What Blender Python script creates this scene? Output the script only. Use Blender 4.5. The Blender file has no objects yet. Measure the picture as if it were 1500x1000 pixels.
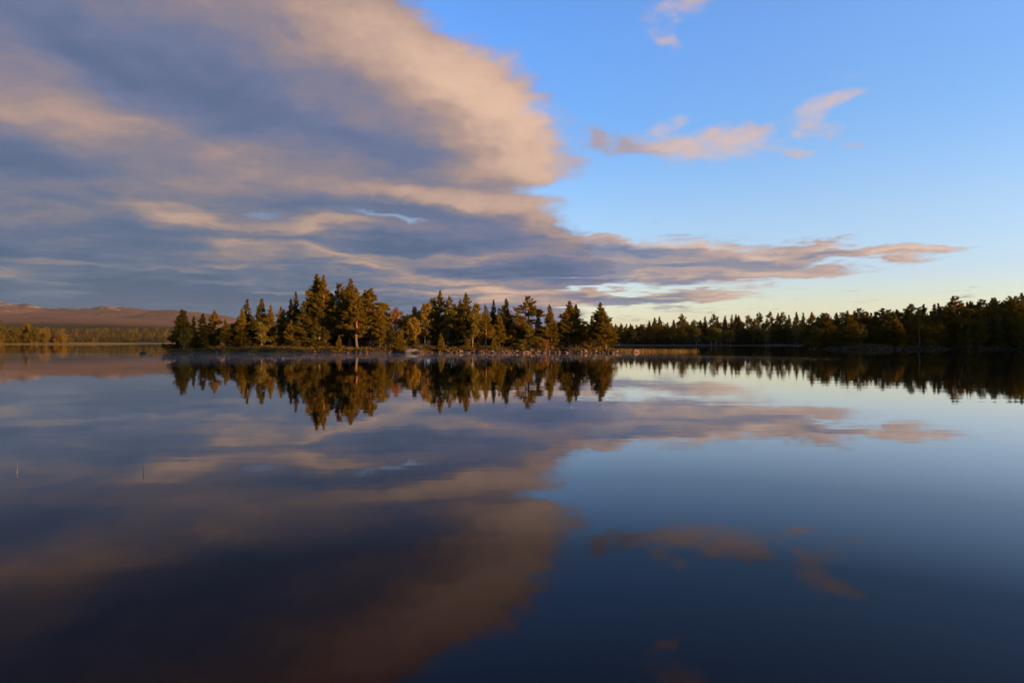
import bpy, math, random
import numpy as np
from mathutils import Vector, Matrix
R = math.radians
scene = bpy.context.scene
COL = scene.collection

# ------------------------------------------------------------------ camera
cam_data = bpy.data.cameras.new('camera')
cam_data.lens = 24.0
cam_data.sensor_width = 36.0
cam_data.clip_start = 0.1
cam_data.clip_end = 40000.0
cam = bpy.data.objects.new('camera', cam_data)
cam.location = (0.0, 0.0, 2.0)
cam.rotation_euler = (R(90.06), 0.0, 0.0)
COL.objects.link(cam)
scene.camera = cam

# ------------------------------------------------------------------ exposure
vs = scene.view_settings
vs.view_transform = 'Standard'
vs.look = 'None'
vs.exposure = 1.3
vs.gamma = 1.0
vs.use_curve_mapping = False
cy = scene.cycles
cy.use_denoising = True
cy.max_bounces = 6
cy.diffuse_bounces = 2
cy.glossy_bounces = 3
cy.transmission_bounces = 2
cy.transparent_max_bounces = 6
cy.volume_bounces = 0
cy.sample_clamp_indirect = 4.0
cy.caustics_reflective = False
cy.caustics_refractive = False

# ------------------------------------------------------------------ sun
SUN_AZ, SUN_EL = 126.0, 6.0          # degrees clockwise from the view direction (+Y), degrees above the horizon
sun_dir = Vector((math.sin(R(SUN_AZ)) * math.cos(R(SUN_EL)), math.cos(R(SUN_AZ)) * math.cos(R(SUN_EL)), math.sin(R(SUN_EL))))
sl = bpy.data.lights.new('sun', 'SUN')
sl.energy = 5.0
sl.angle = R(0.5)
sl.color = (1.0, 0.55, 0.22)
sun = bpy.data.objects.new('sun', sl)
sun.rotation_euler = sun_dir.to_track_quat('Z', 'Y').to_euler()
COL.objects.link(sun)


# ------------------------------------------------------------------ node helper
class Nodes:
    def __init__(self, tree):
        self.t = tree
        self.n = tree.nodes
        self.l = tree.links

    def link(self, a, b):
        self.l.new(a, b)

    def put(self, sock, v):
        if hasattr(v, 'is_output') or isinstance(v, bpy.types.NodeSocket):
            self.l.new(v, sock)
        else:
            sock.default_value = v

    def math(self, op, a, b=None, c=None, clamp=False):
        n = self.n.new('ShaderNodeMath')
        n.operation = op
        n.use_clamp = clamp
        for i, v in enumerate((a, b, c)):
            if v is not None:
                self.put(n.inputs[i], v)
        return n.outputs[0]

    def vmath(self, op, a, b=None, c=None):
        n = self.n.new('ShaderNodeVectorMath')
        n.operation = op
        for i, v in enumerate((a, b, c)):
            if v is not None:
                self.put(n.inputs[i], v)
        return n.outputs[1] if op in ('DOT_PRODUCT', 'LENGTH', 'DISTANCE') else n.outputs[0]

    def comb(self, x, y, z):
        n = self.n.new('ShaderNodeCombineXYZ')
        for i, v in enumerate((x, y, z)):
            self.put(n.inputs[i], v)
        return n.outputs[0]

    def sep(self, v):
        n = self.n.new('ShaderNodeSeparateXYZ')
        self.l.new(v, n.inputs[0])
        return n.outputs

    def noise(self, vec, scale, detail=3.0, rough=0.5, distort=0.0, color=False):
        n = self.n.new('ShaderNodeTexNoise')
        self.l.new(vec, n.inputs['Vector'])
        n.inputs['Scale'].default_value = scale
        n.inputs['Detail'].default_value = detail
        n.inputs['Roughness'].default_value = rough
        n.inputs['Distortion'].default_value = distort
        return n.outputs['Color'] if color else n.outputs[0]

    def ramp(self, fac, stops, interp='LINEAR'):
        n = self.n.new('ShaderNodeValToRGB')
        cr = n.color_ramp
        cr.interpolation = interp
        while len(cr.elements) < len(stops):
            cr.elements.new(0.5)
        for e, (p, c) in zip(cr.elements, stops):
            e.position = p
            e.color = (c[0], c[1], c[2], 1.0)
        self.put(n.inputs[0], fac)
        return n.outputs[0]

    def mix(self, fac, a, b, blend='MIX'):
        n = self.n.new('ShaderNodeMix')
        n.data_type = 'RGBA'
        n.blend_type = blend
        self.put(n.inputs[0], fac)
        for s, v in ((n.inputs[6], a), (n.inputs[7], b)):
            if isinstance(v, tuple) and len(v) == 3:
                v = (*v, 1.0)
            self.put(s, v)
        return n.outputs[2]

    def maprange(self, v, a, b, c=0.0, d=1.0, interp='LINEAR'):
        n = self.n.new('ShaderNodeMapRange')
        n.interpolation_type = interp
        n.clamp = True
        self.put(n.inputs['Value'], v)
        for k, x in (('From Min', a), ('From Max', b), ('To Min', c), ('To Max', d)):
            self.put(n.inputs[k], x)
        return n.outputs[0]


def lin(r, g, b):
    f = lambda c: (c / 255 / 12.92) if c / 255 <= 0.04045 else ((c / 255 + 0.055) / 1.055) ** 2.4
    return (f(r), f(g), f(b))


# ------------------------------------------------------------------ sky
# The sky is described by compass bearing (0 = +Y, clockwise positive) and elevation.
def bearing(px, py):
    u, v = (px - 750.0) / 1000.0, (501.0 - py) / 1000.0
    return math.atan(u), math.atan(v / math.sqrt(1.0 + u * u))


def build_world():
    w = bpy.data.worlds.new('World')
    scene.world = w
    w.use_nodes = True
    t = w.node_tree
    t.nodes.clear()
    N = Nodes(t)
    out = t.nodes.new('ShaderNodeOutputWorld')
    bg = t.nodes.new('ShaderNodeBackground')
    N.link(bg.outputs[0], out.inputs[0])

    sky = t.nodes.new('ShaderNodeTexSky')
    sky.sky_type = 'NISHITA'
    sky.sun_disc = False
    sky.sun_elevation = R(7.0)
    sky.sun_rotation = R(SUN_AZ - 12.0)
    sky.air_density = 1.0
    sky.dust_density = 0.6
    sky.ozone_density = 2.0

    tc = t.nodes.new('ShaderNodeTexCoord')
    d = N.vmath('NORMALIZE', tc.outputs['Generated'])
    dx, dy, dz = N.sep(d)
    az0 = N.math('ARCTAN2', dx, dy)
    el0 = N.math('ARCSINE', dz)

    # cloud-deck coordinates: where the line of sight meets a flat layer, so streaks close up towards the horizon
    zz = N.math('ADD', N.math('MAXIMUM', dz, 0.0), 0.07)
    deck = N.comb(N.math('DIVIDE', dx, zz), N.math('DIVIDE', dy, zz), 3.7)
    warp_c = N.noise(deck, 1.6, 4.0, 0.55, color=True)
    wsx, wsy, wsz = N.sep(warp_c)
    # small wobble of the outlines, less near the horizon
    sphere = N.vmath('MULTIPLY', d, (1.0, 1.0, 1.7))
    puff_c = N.noise(sphere, 7.0, 5.0, 0.6, color=True)
    pfx, pfy, pfz = N.sep(puff_c)
    fade = N.maprange(el0, 0.0, 0.30, 0.45, 1.0)
    az = N.math('MULTIPLY_ADD', N.math('MULTIPLY', N.math('SUBTRACT', wsx, 0.5), fade), 0.16, az0)
    el = N.math('MULTIPLY_ADD', N.math('MULTIPLY', N.math('SUBTRACT', wsy, 0.5), fade), 0.07, el0)
    high = N.maprange(el0, 0.06, 0.24, 0.12, 1.0)
    az = N.math('MULTIPLY_ADD', N.math('MULTIPLY', N.math('SUBTRACT', pfx, 0.5), high), 0.105, az)
    el = N.math('MULTIPLY_ADD', N.math('MULTIPLY', N.math('SUBTRACT', pfy, 0.5), high), 0.07, el)
    pos = N.comb(az, el, 0.0)
    puff = N.noise(N.vmath('MULTIPLY', N.comb(az, el, 0.4), (1.0, 1.9, 1.0)), 8.5, 6.0, 0.62)

    turned = {}

    def blobs(start, items):
        # sum of soft elliptical patches: (photo x, photo y, half width, half height, tilt, weight)
        acc = 0.0
        for px, py, rx, ry, rot, wgt in items:
            rot = int(round(rot / 5.0)) * 5
            c, sn = math.cos(R(rot)), math.sin(R(rot))
            if rot not in turned:
                turned[rot] = N.comb(N.math('SUBTRACT', N.math('MULTIPLY', az, c), N.math('MULTIPLY', el, sn)),
                                     N.math('ADD', N.math('MULTIPLY', az, sn), N.math('MULTIPLY', el, c)), 0.0) if rot else pos
            a, e = bearing(px, py)
            x, y = a * c - e * sn, a * sn + e * c
            ca = math.cos(a)
            kx, ky = 1.0 / (rx * ca * ca / 1000.0), 1.0 / (ry * ca / 1000.0)
            v = N.vmath('MULTIPLY_ADD', turned[rot], (kx, ky, 0.0), (-x * kx, -y * ky, 0.0))
            g = N.math('POWER', 0.45, N.vmath('DOT_PRODUCT', v, v))
            acc = N.math('MULTIPLY_ADD', g, wgt, acc)
        return N.math('ADD', acc, start)

    n_mid = N.noise(deck, 2.2, 6.0, 0.58)
    n_fine = N.noise(N.vmath('MULTIPLY', deck, (1.0, 1.0, 1.0)), 6.5, 5.0, 0.55)

    # --- the big bank's right-hand outline: bearing as a function of elevation
    fc = t.nodes.new('ShaderNodeFloatCurve')
    pts = [(600, -260), (625, -60), (640, 0), (668, 32), (724, 60), (775, 92), (822, 122), (826, 150), (806, 180), (822, 212), (836, 238),
           (812, 258), (776, 272), (762, 285), (775, 300), (800, 322), (838, 340), (862, 352), (885, 366), (895, 385), (905, 420), (880, 470), (850, 505)]
    E0, E1, A0, A1 = -0.02, 0.70, -1.0, 1.0
    cm = fc.mapping
    crv = cm.curves[0]
    xy = []
    for px, py in pts:
        a, e = bearing(px, py)
        xy.append(((e - E0) / (E1 - E0), (a - A0) / (A1 - A0)))
    xy.sort()
    for i, (x, y) in enumerate(xy):
        if i < 2:
            crv.points[i].location = (x, y)
        else:
            crv.points.new(x, y)
    cm.update()
    N.put(fc.inputs[1], N.maprange(el, E0, E1))
    edge = N.math('MULTIPLY_ADD', fc.outputs[0], A1 - A0, A0)
    s = N.math('SUBTRACT', edge, az)
    s = N.math('MULTIPLY_ADD', N.math('SUBTRACT', n_fine, 0.5), 0.03, s)
    soft = N.math('ADD', N.maprange(el0, 0.08, 0.50, 0.042, 0.075), N.maprange(el0, 0.0, 0.07, 0.10, 0.0))
    s = N.math('MULTIPLY_ADD', N.math('MULTIPLY', N.math('SUBTRACT', puff, 0.5), high), 0.085, s)
    s = N.math('ADD', s, 0.026)
    main = N.math('DIVIDE', s, soft)
    main = N.math('MINIMUM', N.math('MAXIMUM', main, -0.3), 1.4)

    HOLES = [(22, 324, 60, 13, 5, -0.6), (378, 313, 50, 8, 0, -0.55), (480, 314, 70, 6, 0, -0.4), (560, 321, 60, 7, 5, -0.65), (620, 327, 45, 6, 0, -0.45),
             (605, 283, 14, 6, 0, -0.5), (715, 354, 60, 3, 0, -0.45),
             (120, 112, 44, 18, 40, -0.5), (270, 135, 60, 18, 20, -0.5), (190, 140, 40, 18, 20, -0.4), (470, 115, 60, 20, 0, -0.5), (490, 190, 80, 14, 0, -0.45), (430, 372, 60, 3, 0, -0.35), (330, 398, 60, 3, 0, -0.30),
             (855, 404, 70, 3, 0, -0.9), (880, 424, 75, 3.5, -2, -1.5), (850, 447, 60, 4, 0, -1.2), (905, 458, 60, 8, 0, -1.2), (840, 415, 36, 2, 0, -0.5), (870, 378, 30, 4, 0, -0.6),
             (40, 447, 60, 3, 0, -0.3), (300, 440, 60, 2.5, 0, -0.3), (180, 425, 50, 2, 0, -0.25)]
    cover = blobs(main, HOLES)
    WISPS = [(1010, 372, 110, 14, 2, 1.25), (885, 366, 45, 14, 0, 1.0), (875, 396, 55, 12, 0, 0.9), (860, 432, 60, 9, 0, 0.9), (1110, 190, 60, 16, 0, 0.35), (940, 208, 60, 12, 0, 0.4), (985, 30, 50, 40, 30, 0.1), (1180, 170, 70, 30, 0, 0.1), (930, 388, 70, 17, 0, 1.0), (1080, 385, 110, 15, 0, 1.2), (1180, 396, 65, 6, 2, 1.1), (1000, 408, 120, 11, 0, 1.15),
             (1260, 366, 95, 8, 3, 1.2), (1350, 371, 50, 7, 3, 1.15), (1190, 357, 60, 3, -3, 0.8), (940, 424, 90, 2.5, 0, -1.0), (960, 434, 110, 7, 0, 1.3), (1260, 364, 100, 7, 2, 0.4), (1345, 371, 55, 7, 2, 0.5), (1030, 432, 40, 6, 0, 1.0), (1000, 450, 60, 5, 3, 0.9), (910, 442, 50, 4, 0, 0.8), (940, 465, 60, 3, 0, 0.55), (1130, 451, 40, 1.6, 0, 0.5),
             (1050, 212, 62, 19, 0, 1.2), (985, 207, 50, 11, 0, 0.8), (1090, 188, 28, 8, 0, 0.65), (1160, 215, 34, 11, 0, 1.0), (992, 178, 26, 11, 12, 1.0), (905, 197, 56, 12, 5, 0.85), (880, 188, 16, 11, 40, 0.65), (940, 192, 22, 8, 0, 0.7),
             (1173, 172, 36, 12, 0, 0.62), (1195, 152, 34, 6, 0, 0.7), (1195, 188, 44, 7, 8, 0.8), (1272, 196, 36, 7, 0, 0.8),
             (962, 74, 26, 11, 25, 0.85), (1010, 14, 50, 11, 0, 0.8), (1000, 40, 60, 22, 30, 0.35), (720, 18, 40, 10, 0, 0.12),
             (878, 352, 14, 4, 0, 0.7), (1425, 431, 14, 2, 0, 0.6), (1005, 345, 40, 3, 0, 0.3)]
    wisp = blobs(-0.22, WISPS)
    wisp = N.math('MULTIPLY_ADD', N.math('SUBTRACT', n_fine, 0.5), 1.3, wisp)
    wisp = N.math('MULTIPLY_ADD', N.math('SUBTRACT', n_mid, 0.5), 0.5, wisp)
    wisp = N.math('MULTIPLY_ADD', N.math('MULTIPLY', N.math('SUBTRACT', N.noise(N.comb(N.math('MULTIPLY', az, 5.0), N.math('MULTIPLY', el, 60.0), 7.1), 1.0, 5.0, 0.62), 0.5), N.maprange(el0, 0.06, 0.22, 1.0, 0.15)), 2.6, wisp)
    wisp = N.math('MULTIPLY_ADD', N.math('MULTIPLY', N.math('SUBTRACT', puff, 0.5), high), 1.5, wisp)
    wispa = N.maprange(N.math('MULTIPLY_ADD', N.math('MULTIPLY', N.math('SUBTRACT', N.noise(sphere, 30.0, 4.0, 0.6), 0.5), high), 1.5, wisp), N.maprange(el0, 0.15, 0.24, 0.0, 0.14), N.maprange(el0, 0.15, 0.24, 0.95, 1.35), 0.0, 0.9, 'SMOOTHSTEP')
    wispa = N.math('MULTIPLY', wispa, N.maprange(el0, 0.15, 0.24, 1.0, 0.85))
    maina = N.math('MULTIPLY_ADD', N.math('SUBTRACT', n_mid, 0.5), 0.35, cover)
    maina = N.math('MULTIPLY_ADD', N.math('SUBTRACT', puff, 0.5), 0.6, maina)
    maina = N.maprange(maina, 0.0, 0.95, 0.0, 1.0, 'SMOOTHSTEP')
    # open the overcast out again behind the camera, towards the sun
    behind = N.maprange(N.math('ABSOLUTE', az0), 1.7, 2.6, 1.0, 0.25)
    maina = N.math('MULTIPLY', maina, behind)
    alpha = N.math('MAXIMUM', maina, wispa)
    alpha = N.math('MULTIPLY', alpha, N.maprange(el0, -0.03, -0.015))

    # --- how much of the low sun each part of the clouds catches
    LIT = [(690, 170, 110, 60, 0, 0.14), (310, 260, 140, 20, 0, 0.04), (65, 165, 110, 40, 14, 0.22), (430, 20, 200, 50, 0, 0.15), (560, 40, 120, 55, 20, 0.26), (655, 95, 110, 52, 30, 0.38), (745, 140, 75, 60, 30, 0.42),
           (790, 215, 55, 75, 0, 0.40), (740, 245, 110, 22, 0, 0.22), (420, 235, 130, 22, 6, 0.16), (260, 205, 90, 16, 8, 0.10), (235, 306, 90, 15, 8, 0.42),
           (560, 282, 90, 13, 0, 0.26), (690, 300, 100, 14, 3, 0.34), (790, 335, 90, 12, 16, 0.36), (470, 330, 70, 9, 2, 0.28), (345, 362, 60, 7, 0, 0.36), (500, 370, 90, 8, 3, 0.26), (100, 410, 70, 7, 0, 0.22),
           (110, 385, 90, 6, 0, 0.20), (375, 427, 45, 4, 2, 0.34), (470, 424, 60, 4, 0, 0.24), (580, 392, 60, 6, 8, 0.32), (300, 412, 60, 5, 0, 0.18), (740, 380, 60, 6, 0, 0.22), (650, 412, 90, 7, 4, 0.26), (700, 430, 80, 5, 0, 0.26), (640, 375, 60, 5, 0, 0.16),
           (900, 352, 60, 6, 5, 0.30), (1010, 358, 70, 7, 8, 0.34), (1150, 372, 60, 6, 3, 0.40), (1130, 398, 90, 6, 0, 0.34), (1340, 368, 60, 7, 3, 0.42), (1230, 356, 50, 4, 0, 0.30), (1050, 208, 70, 20, 0, 0.36), (992, 178, 30, 12, 0, 0.42), (1050, 433, 40, 7, 0, 0.32), (930, 408, 60, 4, 0, 0.22), (1190, 160, 90, 50, 0, 0.35), (985, 40, 60, 50, 0, 0.3),
           (870, 190, 60, 14, 0, 0.1), (850, 430, 100, 4, 0, 0.25),
           (560, 140, 140, 45, 4, -0.06), (470, 190, 110, 22, 5, -0.14), (130, 50, 210, 60, 10, -0.24), (300, 150, 140, 32, 10, -0.20), (70, 245, 130, 24, 12, -0.24), (610, 225, 120, 16, 0, -0.18), (600, 262, 120, 10, 0, -0.10),
           (690, 325, 90, 10, 5, -0.20), (560, 307, 110, 8, 0, -0.15), (540, 352, 90, 8, 0, -0.14), (680, 365, 100, 8, 3, -0.16), (760, 395, 80, 7, 0, -0.16), (300, 445, 320, 18, 0, -0.18), (150, 435, 260, 26, 0, -0.10), (900, 376, 40, 6, 0, -0.12), (930, 372, 70, 6, 0, -0.2), (1030, 388, 110, 5, 0, -0.30), (1000, 410, 130, 4, 0, -0.36), (950, 434, 90, 5, 0, -0.38), (1215, 369, 60, 3, 0, -0.36), (1320, 375, 50, 2, 0, -0.2), (1000, 214, 60, 4, 0, -0.15)]
    streak = N.noise(N.vmath('MULTIPLY', deck, (0.45, 1.0, 1.0)), 2.6, 4.0, 0.5)
    L = N.math('MULTIPLY_ADD', N.math('SUBTRACT', streak, 0.5), 0.40, 0.305)
    L = N.math('MULTIPLY_ADD', N.math('SUBTRACT', n_fine, 0.5), 0.16, L)
    fine_streak = N.noise(N.comb(N.math('MULTIPLY', az, 4.5), N.math('MULTIPLY', el, 52.0), 1.3), 1.0, 5.0, 0.6)
    lowband = N.maprange(el0, 0.06, 0.22, 1.0, 0.0)
    L = N.math('MULTIPLY_ADD', N.math('MULTIPLY', N.math('SUBTRACT', fine_streak, 0.5), lowband), 2.0, L)
    left = N.maprange(az0, -0.25, 0.10, 1.0, 0.0)
    L = N.math('MULTIPLY_ADD', N.math('MULTIPLY', left, lowband), -0.09, L)
    L = N.math('MULTIPLY_ADD', N.math('MULTIPLY', N.maprange(az0, 0.10, 0.22), N.maprange(el0, 0.15, 0.20)), 0.33, L)
    L = N.math('MULTIPLY_ADD', N.math('MULTIPLY', N.math('SUBTRACT', puff, 0.5), high), 0.62, L)
    L = N.math('MULTIPLY_ADD', N.maprange(az0, 0.08, 0.2), N.maprange(el0, 0.10, 0.2, 0.27, 0.14), L)
    L = N.math('MULTIPLY_ADD', N.maprange(el0, 0.10, 0.25), 0.05, L)
    L = blobs(L, LIT)
    # ease off towards full light so the sunny rim keeps its modelling
    L = N.math('MULTIPLY_ADD', N.math('SUBTRACT', L, 0.46), N.maprange(el0, 0.08, 0.25, 1.0, 0.80), 0.46)
    L = N.math('MINIMUM', L, N.math('MULTIPLY_ADD', N.math('SUBTRACT', L, 0.60), 0.50, 0.60))
    L = N.math('MULTIPLY_ADD', N.math('SUBTRACT', N.noise(sphere, 26.0, 4.0, 0.6), 0.5), 0.10, L)
    cloud = N.ramp(L, [(0.0, lin(82, 103, 138)), (0.24, lin(108, 119, 152)), (0.44, lin(142, 132, 144)), (0.60, lin(176, 150, 142)), (0.78, lin(222, 186, 163)), (1.0, lin(238, 203, 180))])
    cloud = N.vmath('SCALE', cloud)
    cloud.node.inputs['Scale'].default_value = 2.0 ** -vs.exposure
    # the lower clouds on the left stand farther off, greyer and dimmer
    dim = N.math('MULTIPLY', N.maprange(el0, 0.02, 0.30, 1.0, 0.0), N.maprange(az0, -0.35, 0.12, 1.0, 0.15))
    dim = N.math('MULTIPLY', dim, N.maprange(L, 0.30, 0.62, 1.0, 0.35))
    cloud = N.mix(dim, cloud, N.mix(1.0, cloud, (0.58, 0.78, 0.70), 'MULTIPLY'))

    # --- clear sky: Nishita, graded with elevation towards the photograph's deeper blue and cream horizon
    sk = N.vmath('SCALE', sky.outputs[0], None)
    sk.node.inputs['Scale'].default_value = SKY_GAIN
    return_sky = sk
    tint = N.ramp(N.maprange(el0, 0.0, 0.5), SKY_TINT)
    warm = N.maprange(az0, -0.05, 0.5, 0.74, 1.0)
    warm = N.mix(N.maprange(el0, 0.05, 0.3), (1.0, 1.0, 1.0), N.comb(warm, N.math('POWER', warm, 0.4), 1.0))
    clear = N.mix(1.0, N.mix(1.0, sk, tint, 'MULTIPLY'), warm, 'MULTIPLY')
    col = N.mix(alpha, clear, cloud)
    N.link(col, bg.inputs[0])
    bg.inputs[1].default_value = 1.0


SKY_GAIN = 0.20         # Nishita at strength 0.1, times the grade below (stored halved)
SKY_TINT = [(0.037, (0.60, 0.59, 0.80)), (0.107, (0.605, 0.575, 0.68)), (0.177, (0.58, 0.555, 0.73)), (0.349, (0.63, 0.62, 0.75)), (0.597, (0.55, 0.66, 0.87)), (0.82, (0.575, 0.70, 0.985))]
build_world()

# ------------------------------------------------------------------ helpers
def make_mesh(name, verts, faces, mats, mat_idx=None, smooth=False):
    """verts (n,3) array; faces: (m,3) or (m,4) array, or a list of such arrays."""
    me = bpy.data.meshes.new(name)
    verts = np.asarray(verts, dtype=np.float32)
    fl = faces if isinstance(faces, list) else [faces]
    fl = [np.asarray(f, dtype=np.int32) for f in fl if len(f)]
    loops = np.concatenate([f.ravel() for f in fl])
    counts = np.concatenate([np.full(len(f), f.shape[1], dtype=np.int32) for f in fl])
    starts = np.concatenate([[0], np.cumsum(counts)[:-1]]).astype(np.int32)
    me.vertices.add(len(verts))
    me.vertices.foreach_set('co', verts.ravel())
    me.loops.add(len(loops))
    me.loops.foreach_set('vertex_index', loops)
    me.polygons.add(len(counts))
    me.polygons.foreach_set('loop_start', starts)
    me.polygons.foreach_set('loop_total', counts)
    if mat_idx is not None:
        me.polygons.foreach_set('material_index', np.asarray(mat_idx, dtype=np.int32))
    if smooth:
        me.polygons.foreach_set('use_smooth', np.ones(len(counts), dtype=bool))
    for m in (mats if isinstance(mats, (list, tuple)) else [mats]):
        me.materials.append(m)
    me.update(calc_edges=True)
    return me


def put(name, data, parent=None, loc=None, rotz=0.0, scale=None):
    o = bpy.data.objects.new(name, data)
    COL.objects.link(o)
    if parent is not None:
        o.parent = parent
    if loc is not None:
        o.location = loc
    if rotz:
        o.rotation_euler = (0, 0, rotz)
    if scale is not None:
        o.scale = scale
    return o


def tag(o, label=None, cat=None, group=None, kind=None):
    for k, v in (('label', label), ('category', cat), ('group', group), ('kind', kind)):
        if v:
            o[k] = v
    return o


def ground_xy(px, Y):
    return (px - 750.0) / 1000.0 * Y


def height_at(py, Y):
    return 2.0 + (501.0 - py) / 1000.0 * Y


def vnoise(x, y, seed=0):
    """smooth value noise in [-1,1]"""
    def h(i, j):
        n = (i * 374761393 + j * 668265263 + seed * 144269) & 0xFFFFFFFF
        n = ((n ^ (n >> 13)) * 1274126177) & 0xFFFFFFFF
        return ((n ^ (n >> 16)) & 0xFFFF) / 32767.5 - 1.0
    x = np.asarray(x, dtype=np.float64); y = np.asarray(y, dtype=np.float64)
    i = np.floor(x).astype(np.int64); j = np.floor(y).astype(np.int64)
    fx, fy = x - i, y - j
    fx = fx * fx * (3 - 2 * fx); fy = fy * fy * (3 - 2 * fy)
    return (h(i, j) * (1 - fx) + h(i + 1, j) * fx) * (1 - fy) + (h(i, j + 1) * (1 - fx) + h(i + 1, j + 1) * fx) * fy


def fbm(x, y, seed=0, octs=4):
    a, s, t = 1.0, 0.0, 0.0
    for k in range(octs):
        s = s + a * vnoise(x * 2 ** k, y * 2 ** k, seed + k * 17)
        t += a
        a *= 0.5
    return s / t


def grid_mesh(name, X, Y, Z, mat, smooth=True):
    ny, nx = X.shape
    v = np.stack([X.ravel(), Y.ravel(), Z.ravel()], 1)
    a = np.arange(ny * nx).reshape(ny, nx)
    f = np.stack([a[:-1, :-1].ravel(), a[:-1, 1:].ravel(), a[1:, 1:].ravel(), a[1:, :-1].ravel()], 1)
    return make_mesh(name, v, f, mat, smooth=smooth)


# ------------------------------------------------------------------ materials
def material(name):
    m = bpy.data.materials.new(name)
    m.use_nodes = True
    b = m.node_tree.nodes['Principled BSDF']
    return m, Nodes(m.node_tree), b


def foliage(name, a, b, lightness=0.25, translucent=0.3, scale=0.6):
    m, N, p = material(name)
    info = N.n.new('ShaderNodeObjectInfo')
    geo = N.n.new('ShaderNodeNewGeometry')
    n = N.noise(geo.outputs['Position'], scale, 2.0, 0.6)
    f = N.math('MULTIPLY_ADD', info.outputs['Random'], 0.5, N.math('MULTIPLY_ADD', N.math('SUBTRACT', n, 0.5), 1.6, 0.25), clamp=True)
    col = N.mix(f, a, b)
    vary = N.math('MULTIPLY_ADD', N.noise(geo.outputs['Position'], 3.1, 2.0, 0.6), 2 * lightness * 2, 1.0 - lightness * 2)
    col = N.mix(1.0, col, N.comb(vary, vary, vary), 'MULTIPLY')
    N.link(col, p.inputs['Base Color'])
    p.inputs['Roughness'].default_value = 0.75
    p.inputs['Specular IOR Level'].default_value = 0.15
    tr = N.n.new('ShaderNodeBsdfTranslucent')
    N.link(col, tr.inputs['Color'])
    mx = N.n.new('ShaderNodeMixShader')
    mx.inputs[0].default_value = translucent
    N.link(p.outputs[0], mx.inputs[1])
    N.link(tr.outputs[0], mx.inputs[2])
    N.link(mx.outputs[0], N.n['Material Output'].inputs[0])
    return m


M_PINE = foliage('pine_needles', (0.135, 0.092, 0.006), (0.195, 0.124, 0.008), translucent=0.42)
M_SPRUCE = foliage('spruce_needles', (0.066, 0.055, 0.008), (0.112, 0.080, 0.009))
M_GOLD = foliage('birch_leaves_gold', (0.20, 0.130, 0.012), (0.27, 0.158, 0.014), translucent=0.4)
M_LIME = foliage('birch_leaves_green', (0.14, 0.110, 0.014), (0.21, 0.145, 0.016), translucent=0.4)
M_RUST = foliage('birch_leaves_rust', (0.20, 0.085, 0.022), (0.26, 0.12, 0.03), translucent=0.35)
M_PALE = foliage('birch_leaves_pale', (0.26, 0.18, 0.10), (0.32, 0.2, 0.1), translucent=0.35)
M_HEATH = foliage('heather', (0.050, 0.034, 0.010), (0.080, 0.044, 0.014), translucent=0.2)
M_BERRY = foliage('blueberry_leaves', (0.035, 0.034, 0.009), (0.085, 0.060, 0.010), translucent=0.25)
M_RUSTY = foliage('rusty_shrub_leaves', (0.14, 0.06, 0.02), (0.17, 0.09, 0.02), translucent=0.25)
M_REED = foliage('reed_blades', (0.17, 0.11, 0.025), (0.24, 0.15, 0.035), translucent=0.35)


def bark(name, low, high, split, zmax):
    m, N, p = material(name)
    tc = N.n.new('ShaderNodeTexCoord')
    x, y, z = N.sep(tc.outputs['Object'])
    nz = N.noise(N.vmath('MULTIPLY', tc.outputs['Object'], (6.0, 6.0, 1.5)), 1.5, 4.0, 0.6)
    f = N.maprange(N.math('MULTIPLY_ADD', N.math('SUBTRACT', nz, 0.5), 0.25, N.math('DIVIDE', z, zmax)), split - 0.12, split + 0.12)
    col = N.mix(f, low, high)
    v = N.math('MULTIPLY_ADD', nz, 1.0, 0.5)
    N.link(N.mix(1.0, col, N.comb(v, v, v), 'MULTIPLY'), p.inputs['Base Color'])
    p.inputs['Roughness'].default_value = 0.9
    p.inputs['Specular IOR Level'].default_value = 0.1
    return m


M_PBARK = bark('pine_bark', (0.10, 0.07, 0.052), (0.21, 0.088, 0.036), 0.28, 12.0)
M_SBARK = bark('spruce_bark', (0.13, 0.10, 0.08), (0.12, 0.09, 0.07), 0.5, 12.0)
M_BBARK = bark('birch_bark', (0.20, 0.175, 0.145), (0.17, 0.145, 0.12), 0.5, 12.0)
M_DEAD = bark('dead_wood', (0.24, 0.21, 0.19), (0.22, 0.19, 0.17), 0.5, 12.0)


def mat_ground(name, stops, scale, rough=0.95, bump=0.0):
    m, N, p = material(name)
    geo = N.n.new('ShaderNodeNewGeometry')
    n = N.noise(geo.outputs['Position'], scale, 6.0, 0.62)
    n2 = N.noise(geo.outputs['Position'], scale * 9, 3.0, 0.6)
    f = N.math('MULTIPLY_ADD', N.math('SUBTRACT', n2, 0.5), 0.5, n)
    N.link(N.ramp(f, stops), p.inputs['Base Color'])
    p.inputs['Roughness'].default_value = rough
    p.inputs['Specular IOR Level'].default_value = 0.0
    if bump:
        bn = N.n.new('ShaderNodeBump')
        bn.inputs['Strength'].default_value = 1.0
        bn.inputs['Distance'].default_value = bump
        N.link(f, bn.inputs['Height'])
        N.link(bn.outputs[0], p.inputs['Normal'])
    return m


M_ISLE = mat_ground('island_soil', [(0.3, (0.035, 0.026, 0.014)), (0.5, (0.07, 0.048, 0.02)), (0.7, (0.11, 0.06, 0.025))], 0.8, bump=0.06)
M_BANK = mat_ground('bank_soil', [(0.3, (0.016, 0.012, 0.007)), (0.55, (0.032, 0.022, 0.012)), (0.75, (0.05, 0.032, 0.017))], 0.3, bump=0.08)
M_SAND = mat_ground('beach_gravel', [(0.3, (0.06, 0.036, 0.026)), (0.6, (0.095, 0.057, 0.041)), (0.8, (0.13, 0.082, 0.06))], 0.5, bump=0.05)


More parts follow.
